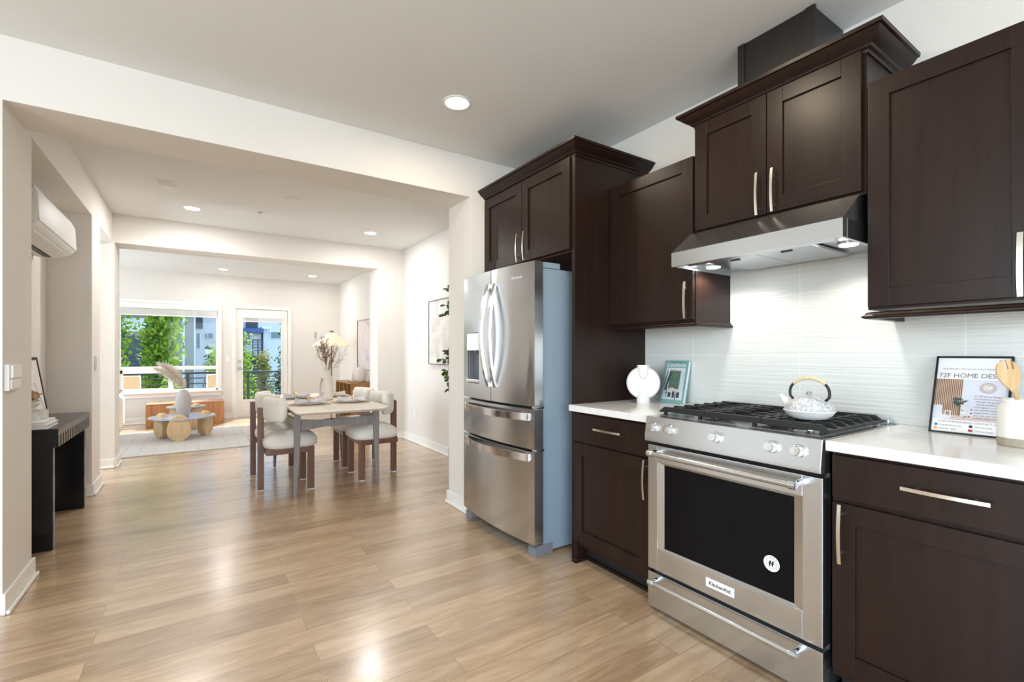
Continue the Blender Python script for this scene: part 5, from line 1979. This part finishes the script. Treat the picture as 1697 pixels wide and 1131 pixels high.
# white sofa at the left edge of the opening
t = thing('sofa', 'white upholstered sofa end showing past the left edge of the opening', 'sofa', (-1.55, 8.9, 0))
MB().box(-2.05, -1.10, 8.0, 9.72, 0.05, 0.36, 0.06, 4).build('base', 'sofa', t)
MB().box(-2.0, -1.06, 8.18, 9.02, 0.36, 0.50, 0.05, 4).build('seat_cushion', 'sofa', t)
for ya_, yb2 in ((7.95, 8.20), (9.0, 9.74)):
    pass
MB().box(-2.05, -0.975, 9.40, 9.72, 0.04, 0.585, 0.09, 5).build('armrest', 'sofa', t)
MB().box(-2.05, -0.985, 7.94, 8.20, 0.04, 0.585, 0.09, 5).build('armrest', 'sofa', t)
MB().box(-2.28, -2.0, 7.98, 9.70, 0.05, 0.84, 0.09, 5).build('backrest', 'sofa', t)
MB().box(-2.0, -1.06, 9.0, 9.42, 0.36, 0.50, 0.05, 4).build('seat_cushion', 'sofa', t)
t = thing('throw_pillow', 'pale cushion propped on the sofa arm beside the window', 'cushion', (-1.3, 9.3, 0.5))
mb = MB()
n = 14
gr = []
for sgn in (1, -1):
    for i in range(n + 1):
        pass
rings = []
for k_ in range(9):
    f = -1 + k_ / 4
    sc_ = (1 - abs(f) ** 2.2) ** 0.5 if abs(f) < 1 else 0.0
    sc_ = max(sc_, 0.02)
    rings.append([(-1.30 + (a * (0.55 + 0.45 * sc_)), 9.30 + f * 0.075, 0.725 + b * (0.55 + 0.45 * sc_)) for a, b in rrect(-0.22, 0.22, -0.22, 0.22, 0.06, 5)])
MB().rings(rings).build('pillow', 'sofa', t, smooth=60)

# cubby shelf against the right wall
t = thing('cubby_shelf', 'low warm-wood cubby shelf against the living room right wall', 'shelf', (2.27, 8.37, 0))
sx0, sx1, sy0, sy1, sh = 2.075, XR - 0.018, 7.87, 8.88, 0.73
mb = MB()
mb.box(sx0, sx1, sy0, sy1, sh - 0.022, sh, 0.002)
mb.build('top_board', 'shelf_wood', t)
MB().box(sx0, sx1, sy0, sy0 + 0.02, 0.0, sh - 0.022, 0.001).build('side_board', 'shelf_wood', t)
MB().box(sx0, sx1, sy1 - 0.02, sy1, 0.0, sh - 0.022, 0.001).build('side_board', 'shelf_wood', t)
MB().box(sx1 - 0.012, sx1, sy0 + 0.02, sy1 - 0.02, 0.0, sh - 0.022).build('back_board', 'cab_raw', t)
for i in range(1, 4):
    y = sy0 + (sy1 - sy0) * i / 4
    MB().box(sx0 + 0.002, sx1 - 0.012, y - 0.009, y + 0.009, 0.03, sh - 0.022).build('divider', 'shelf_wood', t)
for z in (0.02, 0.36):
    MB().box(sx0 + 0.002, sx1 - 0.012, sy0 + 0.02, sy1 - 0.02, z, z + 0.018).build('shelf_board', 'shelf_wood', t)
t = thing('shelf_sculpture', 'small open-arched beige ceramic sculpture at the front of the cubby shelf', 'sculpture', (2.25, 8.30, sh))
mb = MB().tube([(2.25, 8.38, sh + .012), (2.25, 8.375, sh + .10), (2.25, 8.33, sh + .165), (2.25, 8.29, sh + .17), (2.25, 8.25, sh + .11), (2.25, 8.235, sh + .012)], [0.022, 0.022, 0.021, 0.021, 0.024, 0.026], 14)
mb.lathe([(0, 0.165), (0.012, 0.168), (0.012, 0.2), (0, 0.2)], (2.25, 8.31, sh), 14)
mb.build('arch', 'vase_clay', t)
o = MB().lathe([(0, 0), (0.033, 0), (0.034, 0.004), (0.034, 0.052), (0.031, 0.052), (0.030, 0.046), (0, 0.045)], (2.20, 8.26, sh + 0.0004), 28).build('candle_cup', 'ceramic')
tag(o, 'small white candle cup in front of the beige arch on the cubby shelf', 'candle')
t = thing('ribbed_vase', 'rounded ribbed taupe vase on the cubby shelf below the mauve canvas', 'vase', (2.29, 8.06, sh + 0.0004))
rg = []
for r, z in ((0.05, 0), (0.075, 0.012), (0.093, 0.06), (0.098, 0.12), (0.094, 0.18), (0.075, 0.235), (0.045, 0.255), (0.02, 0.258)):
    rg.append([(r * (1 - 0.07 * (i % 4 == 0)) * math.cos(2 * PI * i / 48), r * (1 - 0.07 * (i % 4 == 0)) * math.sin(2 * PI * i / 48), z) for i in range(48)])
MB().rings(rg).build('body', 'vase_clay', t, world=False, smooth=50)
o = MB().lathe([(0, 0), (0.03, 0), (0.05, 0.012), (0.048, 0.014), (0.028, 0.004), (0, 0.004)], (2.14, 8.16, sh + 0.0004), 24).build('trinket_dish', 'gold')
tag(o, 'small brass dish at the front edge of the cubby shelf', 'dish')

# floor lamp
lx_, ly_ = 2.03, 9.02
t = thing('floor_lamp', 'lit floor lamp with a wide cone shade in the living room corner', 'lamp', (lx_, ly_, 0))
MB().lathe([(0, 0), (0.14, 0), (0.14, 0.014), (0.03, 0.02), (0, 0.02)], (lx_, ly_, 0), 32).build('base', 'black', t)
MB().cyl((lx_, ly_, 0.018), (lx_, ly_, 1.60), 0.009, seg=12).build('pole', 'walnut', t)
MB().lathe([(0.336, 1.352), (0.334, 1.350), (0.045, 1.604), (0.047, 1.607)], (lx_, ly_, 0), 40).build('shade', 'shade', t, smooth=30)
MB().lathe([(0.052, 1.598), (0.036, 1.620), (0.010, 1.637), (0, 1.64)], (lx_, ly_, 0), 24).build('finial', 'walnut', t)
MB().lathe([(0, 1.40), (0.03, 1.42), (0.034, 1.45), (0.02, 1.49), (0.012, 1.50), (0, 1.50)], (lx_, ly_ , 0), 16).build('bulb', 'lampglow', t)
lamp('floor_lamp_bulb', 'POINT', (lx_ - 0.05, ly_ - 0.05, 1.42), 4, (1.0, 0.78, 0.52), shadow_soft_size=0.06)

# ------------------------------------------------------------------ outside
ZD = -0.20
o = MB().box(-5.0, 4.5, YF + 0.16, 11.75, ZD - 0.12, ZD).build('balcony_deck', 'deck')
struct(o)
mb = MB()
t = thing('balcony_railing', 'black metal balcony railing with horizontal bars outside the window', 'railing', (0, 11.6, ZD))
for i, x in enumerate((-4.2, -2.7, -1.25, 0.0 - 0.18, 0.89, 2.1, 3.4)):
    MB().box(x - 0.025, x + 0.025, 11.57, 11.62, ZD, 0.80, 0.003).build('post', 'rail', t)
MB().box(-4.6, 4.2, 11.56, 11.63, 0.795, 0.835, 0.004).build('top_rail', 'rail', t)
for z in (0.71, 0.60, 0.475, 0.335, 0.20, 0.06, -0.07):
    MB().box(-4.6, 4.2, 11.585, 11.605, z - 0.011, z + 0.011, 0.002).build('bar', 'rail', t)


def lounge(label, x, y, rz):
    t = thing('patio_chair', label, 'outdoor chair', (x, y, ZD), rz, 'chairs on the balcony')
    # faces +x
    mb = MB()
    for s in (-0.27, 0.27):
        mb.tube([(0.30, s, 0.0), (0.30, s, 0.42), (-0.22, s, 0.36), (-0.34, s, 1.0)], 0.012, 8)
        mb.tube([(-0.30, s, 0.0), (-0.22, s, 0.36)], 0.012, 8)
    mb.tube([(-0.34, -0.27, 1.0), (-0.34, 0.27, 1.0)], 0.012, 8)
    mb.tube([(0.30, -0.27, 0.42), (0.30, 0.27, 0.42)], 0.012, 8)
    mb.build('frame', 'white', t, world=False)
    out = rrect(-0.262, 0.262, 0.0, 0.645, 0.07)
    MB().rings([[(-0.205 - b_ * 0.192 - dd, a_, 0.36 + b_) for a_, b_ in out] for dd in (0.0, 0.024)]).build('backrest', 'rattan', t, world=False)
    MB().prism([(0.30, 0.425), (-0.21, 0.362), (-0.21, 0.39), (0.30, 0.453)], 'y', -0.262, 0.262, 0.008).build('seat', 'rattan', t, world=False)
    return t


lc = lounge('tan patio chair behind the lower left window pane', -1.15, 11.18, PI / 2)
dup(lc, (0.41, 11.18, ZD), PI / 2, 'tan patio chair at the lower right of the window, by the white round table')
t = thing('patio_table', 'small white round patio table between the balcony chairs', 'table', (-0.10, 10.80, ZD))
MB().lathe([(0, 0.715), (0.24, 0.715), (0.245, 0.722), (0.24, 0.735), (0, 0.735)], seg=36).build('tabletop', 'white', t, world=False)
MB().cyl((0, 0, 0.01), (0, 0, 0.716), 0.022, seg=12).build('pedestal', 'white', t, world=False)
MB().lathe([(0, 0), (0.17, 0), (0.17, 0.012), (0, 0.02)], seg=28).build('foot', 'white', t, world=False)

ZG = -2.6
struct(MB().box(-40, 40, 11.8, 70, ZG - 0.2, ZG).build('ground', 'soil'))
M['grass'] = plain('lawn', lin(92, 122, 60), 0.95, vary=0.3, scale=3, bump=0.4, bscale=30)
M['asphalt'] = plain('street_asphalt', lin(120, 122, 126), 0.9, vary=0.08, scale=4)
bpy.data.objects['ground'].data.materials[0] = M['grass']
o = MB().box(-40, 40, 23.0, 28.0, ZG, ZG + 0.02).build('street', 'asphalt')
struct(o)
for nm, c, vr in (('leaf_bright', (142, 168, 44), 0.35), ('leaf_mid', (84, 124, 44), 0.3), ('leaf_dark', (44, 74, 44), 0.3), ('leaf_gold', (150, 140, 84), 0.3)):
    k = NT(nm)
    nz = k.n('ShaderNodeTexNoise', i_Scale=4.0, i_Detail=2.0)
    k.l(k.coords(), nz.inputs['Vector'])
    cc = lin(*c)
    k.l(k.ramp(nz.outputs['Fac'], [(0.3, tuple(x * (1 - vr) for x in cc)), (0.7, tuple(min(1, x * (1 + vr)) for x in cc))]), k.b.inputs['Base Color'])
    k.b.inputs['Roughness'].default_value = 0.55
    # thin leaves let some light through
    out = [n_ for n_ in k.t.nodes if n_.type == 'OUTPUT_MATERIAL'][0]
    tl_ = k.n('ShaderNodeBsdfTranslucent')
    tl_.inputs['Color'].default_value = (cc[0] * 1.5, cc[1] * 1.5, cc[2] * 0.9, 1)
    mx = k.n('ShaderNodeMixShader')
    mx.inputs[0].default_value = 0.4
    k.l(k.b.outputs[0], mx.inputs[1])
    k.l(tl_.outputs[0], mx.inputs[2])
    k.l(mx.outputs[0], out.inputs['Surface'])
    M[nm] = k.m


def tree(name, label, x, y, z0, z1, zc, r, mats, n, lsize, shape='column', group='trees outside', seed=1):
    random.seed(seed)
    t = thing(name, label, 'tree', (x, y, ZG), group=group)
    mb = MB()
    mb.tube([(x, y, ZG), (x + .04, y, (ZG + z1) / 2), (x, y, z1 - 0.3)], [0.10, 0.07, 0.02], 8)
    for i in range(16):
        z = random.uniform(zc, z1 - .4)
        a = random.uniform(0, 2 * PI)
        rr = r * .75
        mb.tube([(x, y, z - .3), (x + rr * .6 * math.cos(a), y + rr * .6 * math.sin(a), z + .1), (x + rr * math.cos(a), y + rr * math.sin(a), z + .4)], [0.03, 0.02, 0.008], 5)
    mb.build('trunk', 'bark', t)
    cr = MB()
    # clumps first, then leaves round each clump
    cl = []
    for i in range(int(n / 26)):
        f = random.random()
        z = zc + (z1 - zc) * f
        if shape == 'column':
            R_ = r * (0.80 + 0.25 * math.sin(7 * f + seed)) * min(1, (1.02 - f) * 5) * min(1, 0.55 + f * 4)
        elif shape == 'cone':
            R_ = r * (1 - f) + .06
        else:
            R_ = r * math.sqrt(max(0.03, 1 - (2 * f - 1) ** 2))
        a = random.uniform(0, 2 * PI)
        q = R_ * math.sqrt(random.uniform(.25, 1))
        cl.append(V((x + q * math.cos(a), y + q * math.sin(a), z)))
    bm = cr.bm
    fs = [[], [], []]
    for c in cl:
        for _ in range(26):
            p = c + V((random.gauss(0, 1), random.gauss(0, 1), random.gauss(0, 1))) * lsize * 1.9
            u = V((random.gauss(0, 1), random.gauss(0, 1), random.gauss(0, 1))).normalized()
            v_ = u.orthogonal().normalized()
            s = lsize * random.uniform(.6, 1.2)
            w_ = u.cross(v_) * 0.12 * s
            f1 = bm.faces.new([bm.verts.new(p - u * s), bm.verts.new(p + v_ * s * .6 + w_), bm.verts.new(p + u * s), bm.verts.new(p - v_ * s * .6 + w_)])
            f1.material_index = random.choice((0, 0, 1, 2 if len(mats) > 2 else 0))
    cr.build('crown', mats, t, smooth=0)['kind'] = 'stuff'
    return t


BR = ['leaf_bright', 'leaf_mid', 'leaf_bright']
DK = ['leaf_dark', 'leaf_mid', 'leaf_dark']
tree('street_tree', 'wide bright green columnar tree filling the middle of the window', -0.90, 17.0, ZG, 5.4, -1.2, 0.50, BR, 9000, 0.075, seed=2)
tree('street_tree', 'slimmer bright green tree at the left edge of the window', -2.02, 16.6, ZG, 4.4, -1.4, 0.34, BR, 5000, 0.075, seed=3)
tree('street_tree', 'small bright green tree at the right edge of the window glass', 0.56, 19.0, ZG, 1.45, -1.6, 0.14, BR, 1400, 0.06, 'round', seed=4)
tree('street_tree', 'bright green tree at the left edge of the patio door glass', 1.16, 17.5, ZG, 1.8, -1.5, 0.14, BR, 1800, 0.06, 'round', seed=5)
tree('conifer_tree', 'olive brown young conifer in the middle of the patio door view', 2.12, 20.5, ZG, 1.12, -1.7, 0.36, ['leaf_gold', 'leaf_mid', 'leaf_gold'], 2600, 0.05, 'cone', seed=6)
tree('conifer_tree', 'dark green tall conifer at the right edge of the patio door view', 3.22, 22.0, ZG, 2.2, -1.8, 0.72, DK, 4000, 0.07, 'cone', seed=7)
tree('conifer_tree', 'dark green bush tree beside the street lamp seen through the window', 0.52, 23.6, ZG, 1.25, -1.8, 0.30, DK, 1600, 0.06, 'cone', seed=8)


def shrub(label, x, y, z1, r, mats, n, seed):
    random.seed(seed)
    t = thing('garden_shrub', label, 'shrub', (x, y, ZG), group='shrubs below the balcony')
    mb = MB()
    for i in range(5):
        a = 2 * PI * i / 5
        mb.tube([(x, y, ZG), (x + r * .5 * math.cos(a), y + r * .5 * math.sin(a), ZG + (z1 - ZG) * .6)], [0.02, 0.008], 5)
    mb.build('stems', 'bark', t)
    cr = MB()
    for i in range(n):
        d = V((random.gauss(0, 1), random.gauss(0, 1), random.gauss(0, 1))).normalized() * random.uniform(.5, 1) ** .5
        p = V((x, y, (ZG + z1) / 2)) + V((d.x * r, d.y * r, d.z * (z1 - ZG) / 2))
        u = V((random.gauss(0, 1), random.gauss(0, 1), random.gauss(0, 1))).normalized()
        v_ = u.orthogonal().normalized()
        s = 0.07
        cr.mi = random.choice((0, 1))
        cr.quad([p - u * s, p + v_ * s * .6, p + u * s, p - v_ * s * .6])
    cr.build('foliage', mats, t, smooth=0)['kind'] = 'stuff'


shrub('low bright shrub in the street garden seen low through the patio door', 1.62, 15.6, -0.15, 0.8, ['leaf_bright', 'leaf_mid'], 1600, 31)
shrub('round light green shrub left of the olive conifer', 1.66, 21.4, 0.55, 0.34, ['leaf_bright', 'leaf_mid'], 1200, 32)
shrub('leafy shrub behind the railing under the big window tree', -0.55, 14.6, 0.62, 0.6, ['leaf_mid', 'leaf_bright'], 2000, 33)
shrub('leafy shrub behind the railing at the left patio chair', -1.85, 14.7, 0.60, 0.6, ['leaf_mid', 'leaf_bright'], 1800, 34)

M['stucco_white'] = plain('white_stucco', lin(222, 224, 226), 0.85, vary=0.02)
M['stucco_taupe'] = plain('taupe_stucco', lin(150, 142, 138), 0.85, vary=0.03)
M['stucco_dark'] = plain('dark_grey_siding', lin(76, 82, 92), 0.8, vary=0.05)
M['roof_blue'] = plain('blue_metal_awning', lin(60, 96, 150), 0.5, vary=0.03)
M['house_glass'] = plain('reflective_house_window', lin(92, 116, 130), 0.12, vary=0.1, scale=2)


def house_window(parent, x0, x1, y, z0, z1):
    f = MB()
    f.box(x0 - .05, x1 + .05, y - .05, y + .02, z0 - .05, z0)
    f.box(x0 - .05, x1 + .05, y - .05, y + .02, z1, z1 + .05)
    f.box(x0 - .05, x0, y - .05, y + .02, z0, z1)
    f.box(x1, x1 + .05, y - .05, y + .02, z0, z1)
    f = f.build('window', 'stucco_white', parent)
    MB().box(x0, x1, y - .02, y + .02, z0, z1).build('pane', 'house_glass', f)
    return f


def balcony(parent, x0, x1, y, z, d=1.2):
    b = MB().box(x0, x1, y - d, y, z - .16, z).build('balcony', 'stucco_dark', parent)
    m2 = MB()
    m2.box(x0, x1, y - d, y - d + .05, z + .95, z + 1.0)
    for i in range(5):
        m2.box(x0, x1, y - d + .01, y - d + .03, z + .15 + .17 * i, z + .18 + .17 * i)
    for xx in (x0, (x0 + x1) / 2, x1 - .05):
        m2.box(xx, xx + .05, y - d, y - d + .05, z, z + 1.0)
    m2.build('balcony_railing', 'rail', b)


# taupe townhouse filling the left part of the window
t = thing('townhouse', 'taupe townhouse with white corner post behind the bright trees', 'building', (-5.0, 27, ZG))
B1X = -0.14
MB().box(-14, B1X, 26.0, 33.2, ZG, 9.0).build('wall', 'stucco_taupe', t)
MB().box(-0.52, B1X - .03, 25.9, 26.02, ZG, 9.0).build('corner_panel', 'stucco_taupe', t)
MB().box(-0.60, -0.52, 25.82, 26.02, ZG, 9.0).build('corner_post', 'stucco_white', t)
MB().box(B1X - .03, B1X + .02, 25.88, 26.02, ZG, 9.0).build('downpipe', 'stucco_white', t)
balcony(t, -3.2, -1.75, 26.0, 0.2)
balcony(t, -3.2, -1.75, 26.0, 3.3)
MB().box(-3.3, -1.7, 25.97, 26.02, 0.2, 1.95).build('loggia', 'stucco_dark', t)
MB().box(-3.2, -1.75, 25.95, 26.02, 2.15, 2.75).build('band', 'stucco_white', t)
for z in (-1.6, 1.4, 4.3):
    house_window(t, -7.0, -5.4, 25.99, z, z + 1.5)
# white townhouse behind the patio door
t = thing('townhouse', 'white townhouse with blue awning and balcony seen through the patio door', 'building', (5.0, 36, ZG))
MB().box(-0.25, 20, 34.0, 42.0, ZG, 11.0).build('wall', 'stucco_white', t)
MB().box(2.1, 3.28, 33.2, 34.01, ZG, 2.5).build('bay', 'stucco_white', t)
MB().box(1.8, 3.35, 32.6, 34.01, 2.47, 2.74).build('awning', 'roof_blue', t)
MB().box(2.48, 3.15, 33.9, 34.02, 2.74, 4.4).build('upper_panel', 'stucco_dark', t)
MB().box(3.36, 3.50, 32.9, 34.01, ZG, 2.85).build('pier', 'stucco_white', t)
MB().box(3.25, 3.75, 32.7, 34.01, 2.72, 2.86).build('pier_cap', 'trim', t)
MB().box(2.3, 3.28, 33.15, 33.2, ZG, 1.0).build('lower_panel', 'stucco_dark', t)
balcony(t, 2.72, 3.28, 33.2, 1.05, 0.7)
house_window(t, 2.2, 2.66, 33.19, 1.72, 2.35)
house_window(t, 3.90, 4.45, 33.99, 2.18, 2.58)
house_window(t, 4.7, 5.4, 33.99, 2.18, 2.58)
house_window(t, 0.33, 0.42, 33.99, 2.12, 2.42)
house_window(t, 0.50, 0.72, 33.99, 2.12, 2.42)
MB().box(-0.12, 0.22, 33.8, 34.02, 2.7, 6.0).build('side_panel', 'stucco_dark', t)
house_window(t, -0.10, 0.06, 33.98, 1.5, 2.42)
# street lamp
t = thing('street_lamp', 'black street lamp with a white globe seen through the window', 'street lamp', (0.34, 22.0, ZG))
MB().cyl((0.34, 22, ZG), (0.34, 22, 1.17), 0.030, 0.024, 10).build('post', 'rail', t)
MB().lathe([(0.05, 1.17), (0.11, 1.20), (0.14, 1.36), (0.08, 1.40)], (0.34, 22, 0), 16).build('globe', 'white', t)
MB().lathe([(0.16, 1.40), (0.14, 1.44), (0.05, 1.52), (0, 1.58)], (0.34, 22, 0), 16).build('cap', 'rail', t)
# garden wall line and hedge strip
o = MB().box(-10, 12, 13.6, 13.75, ZG, -0.9, 0.01).build('garden_wall', 'stucco_taupe')
struct(o)
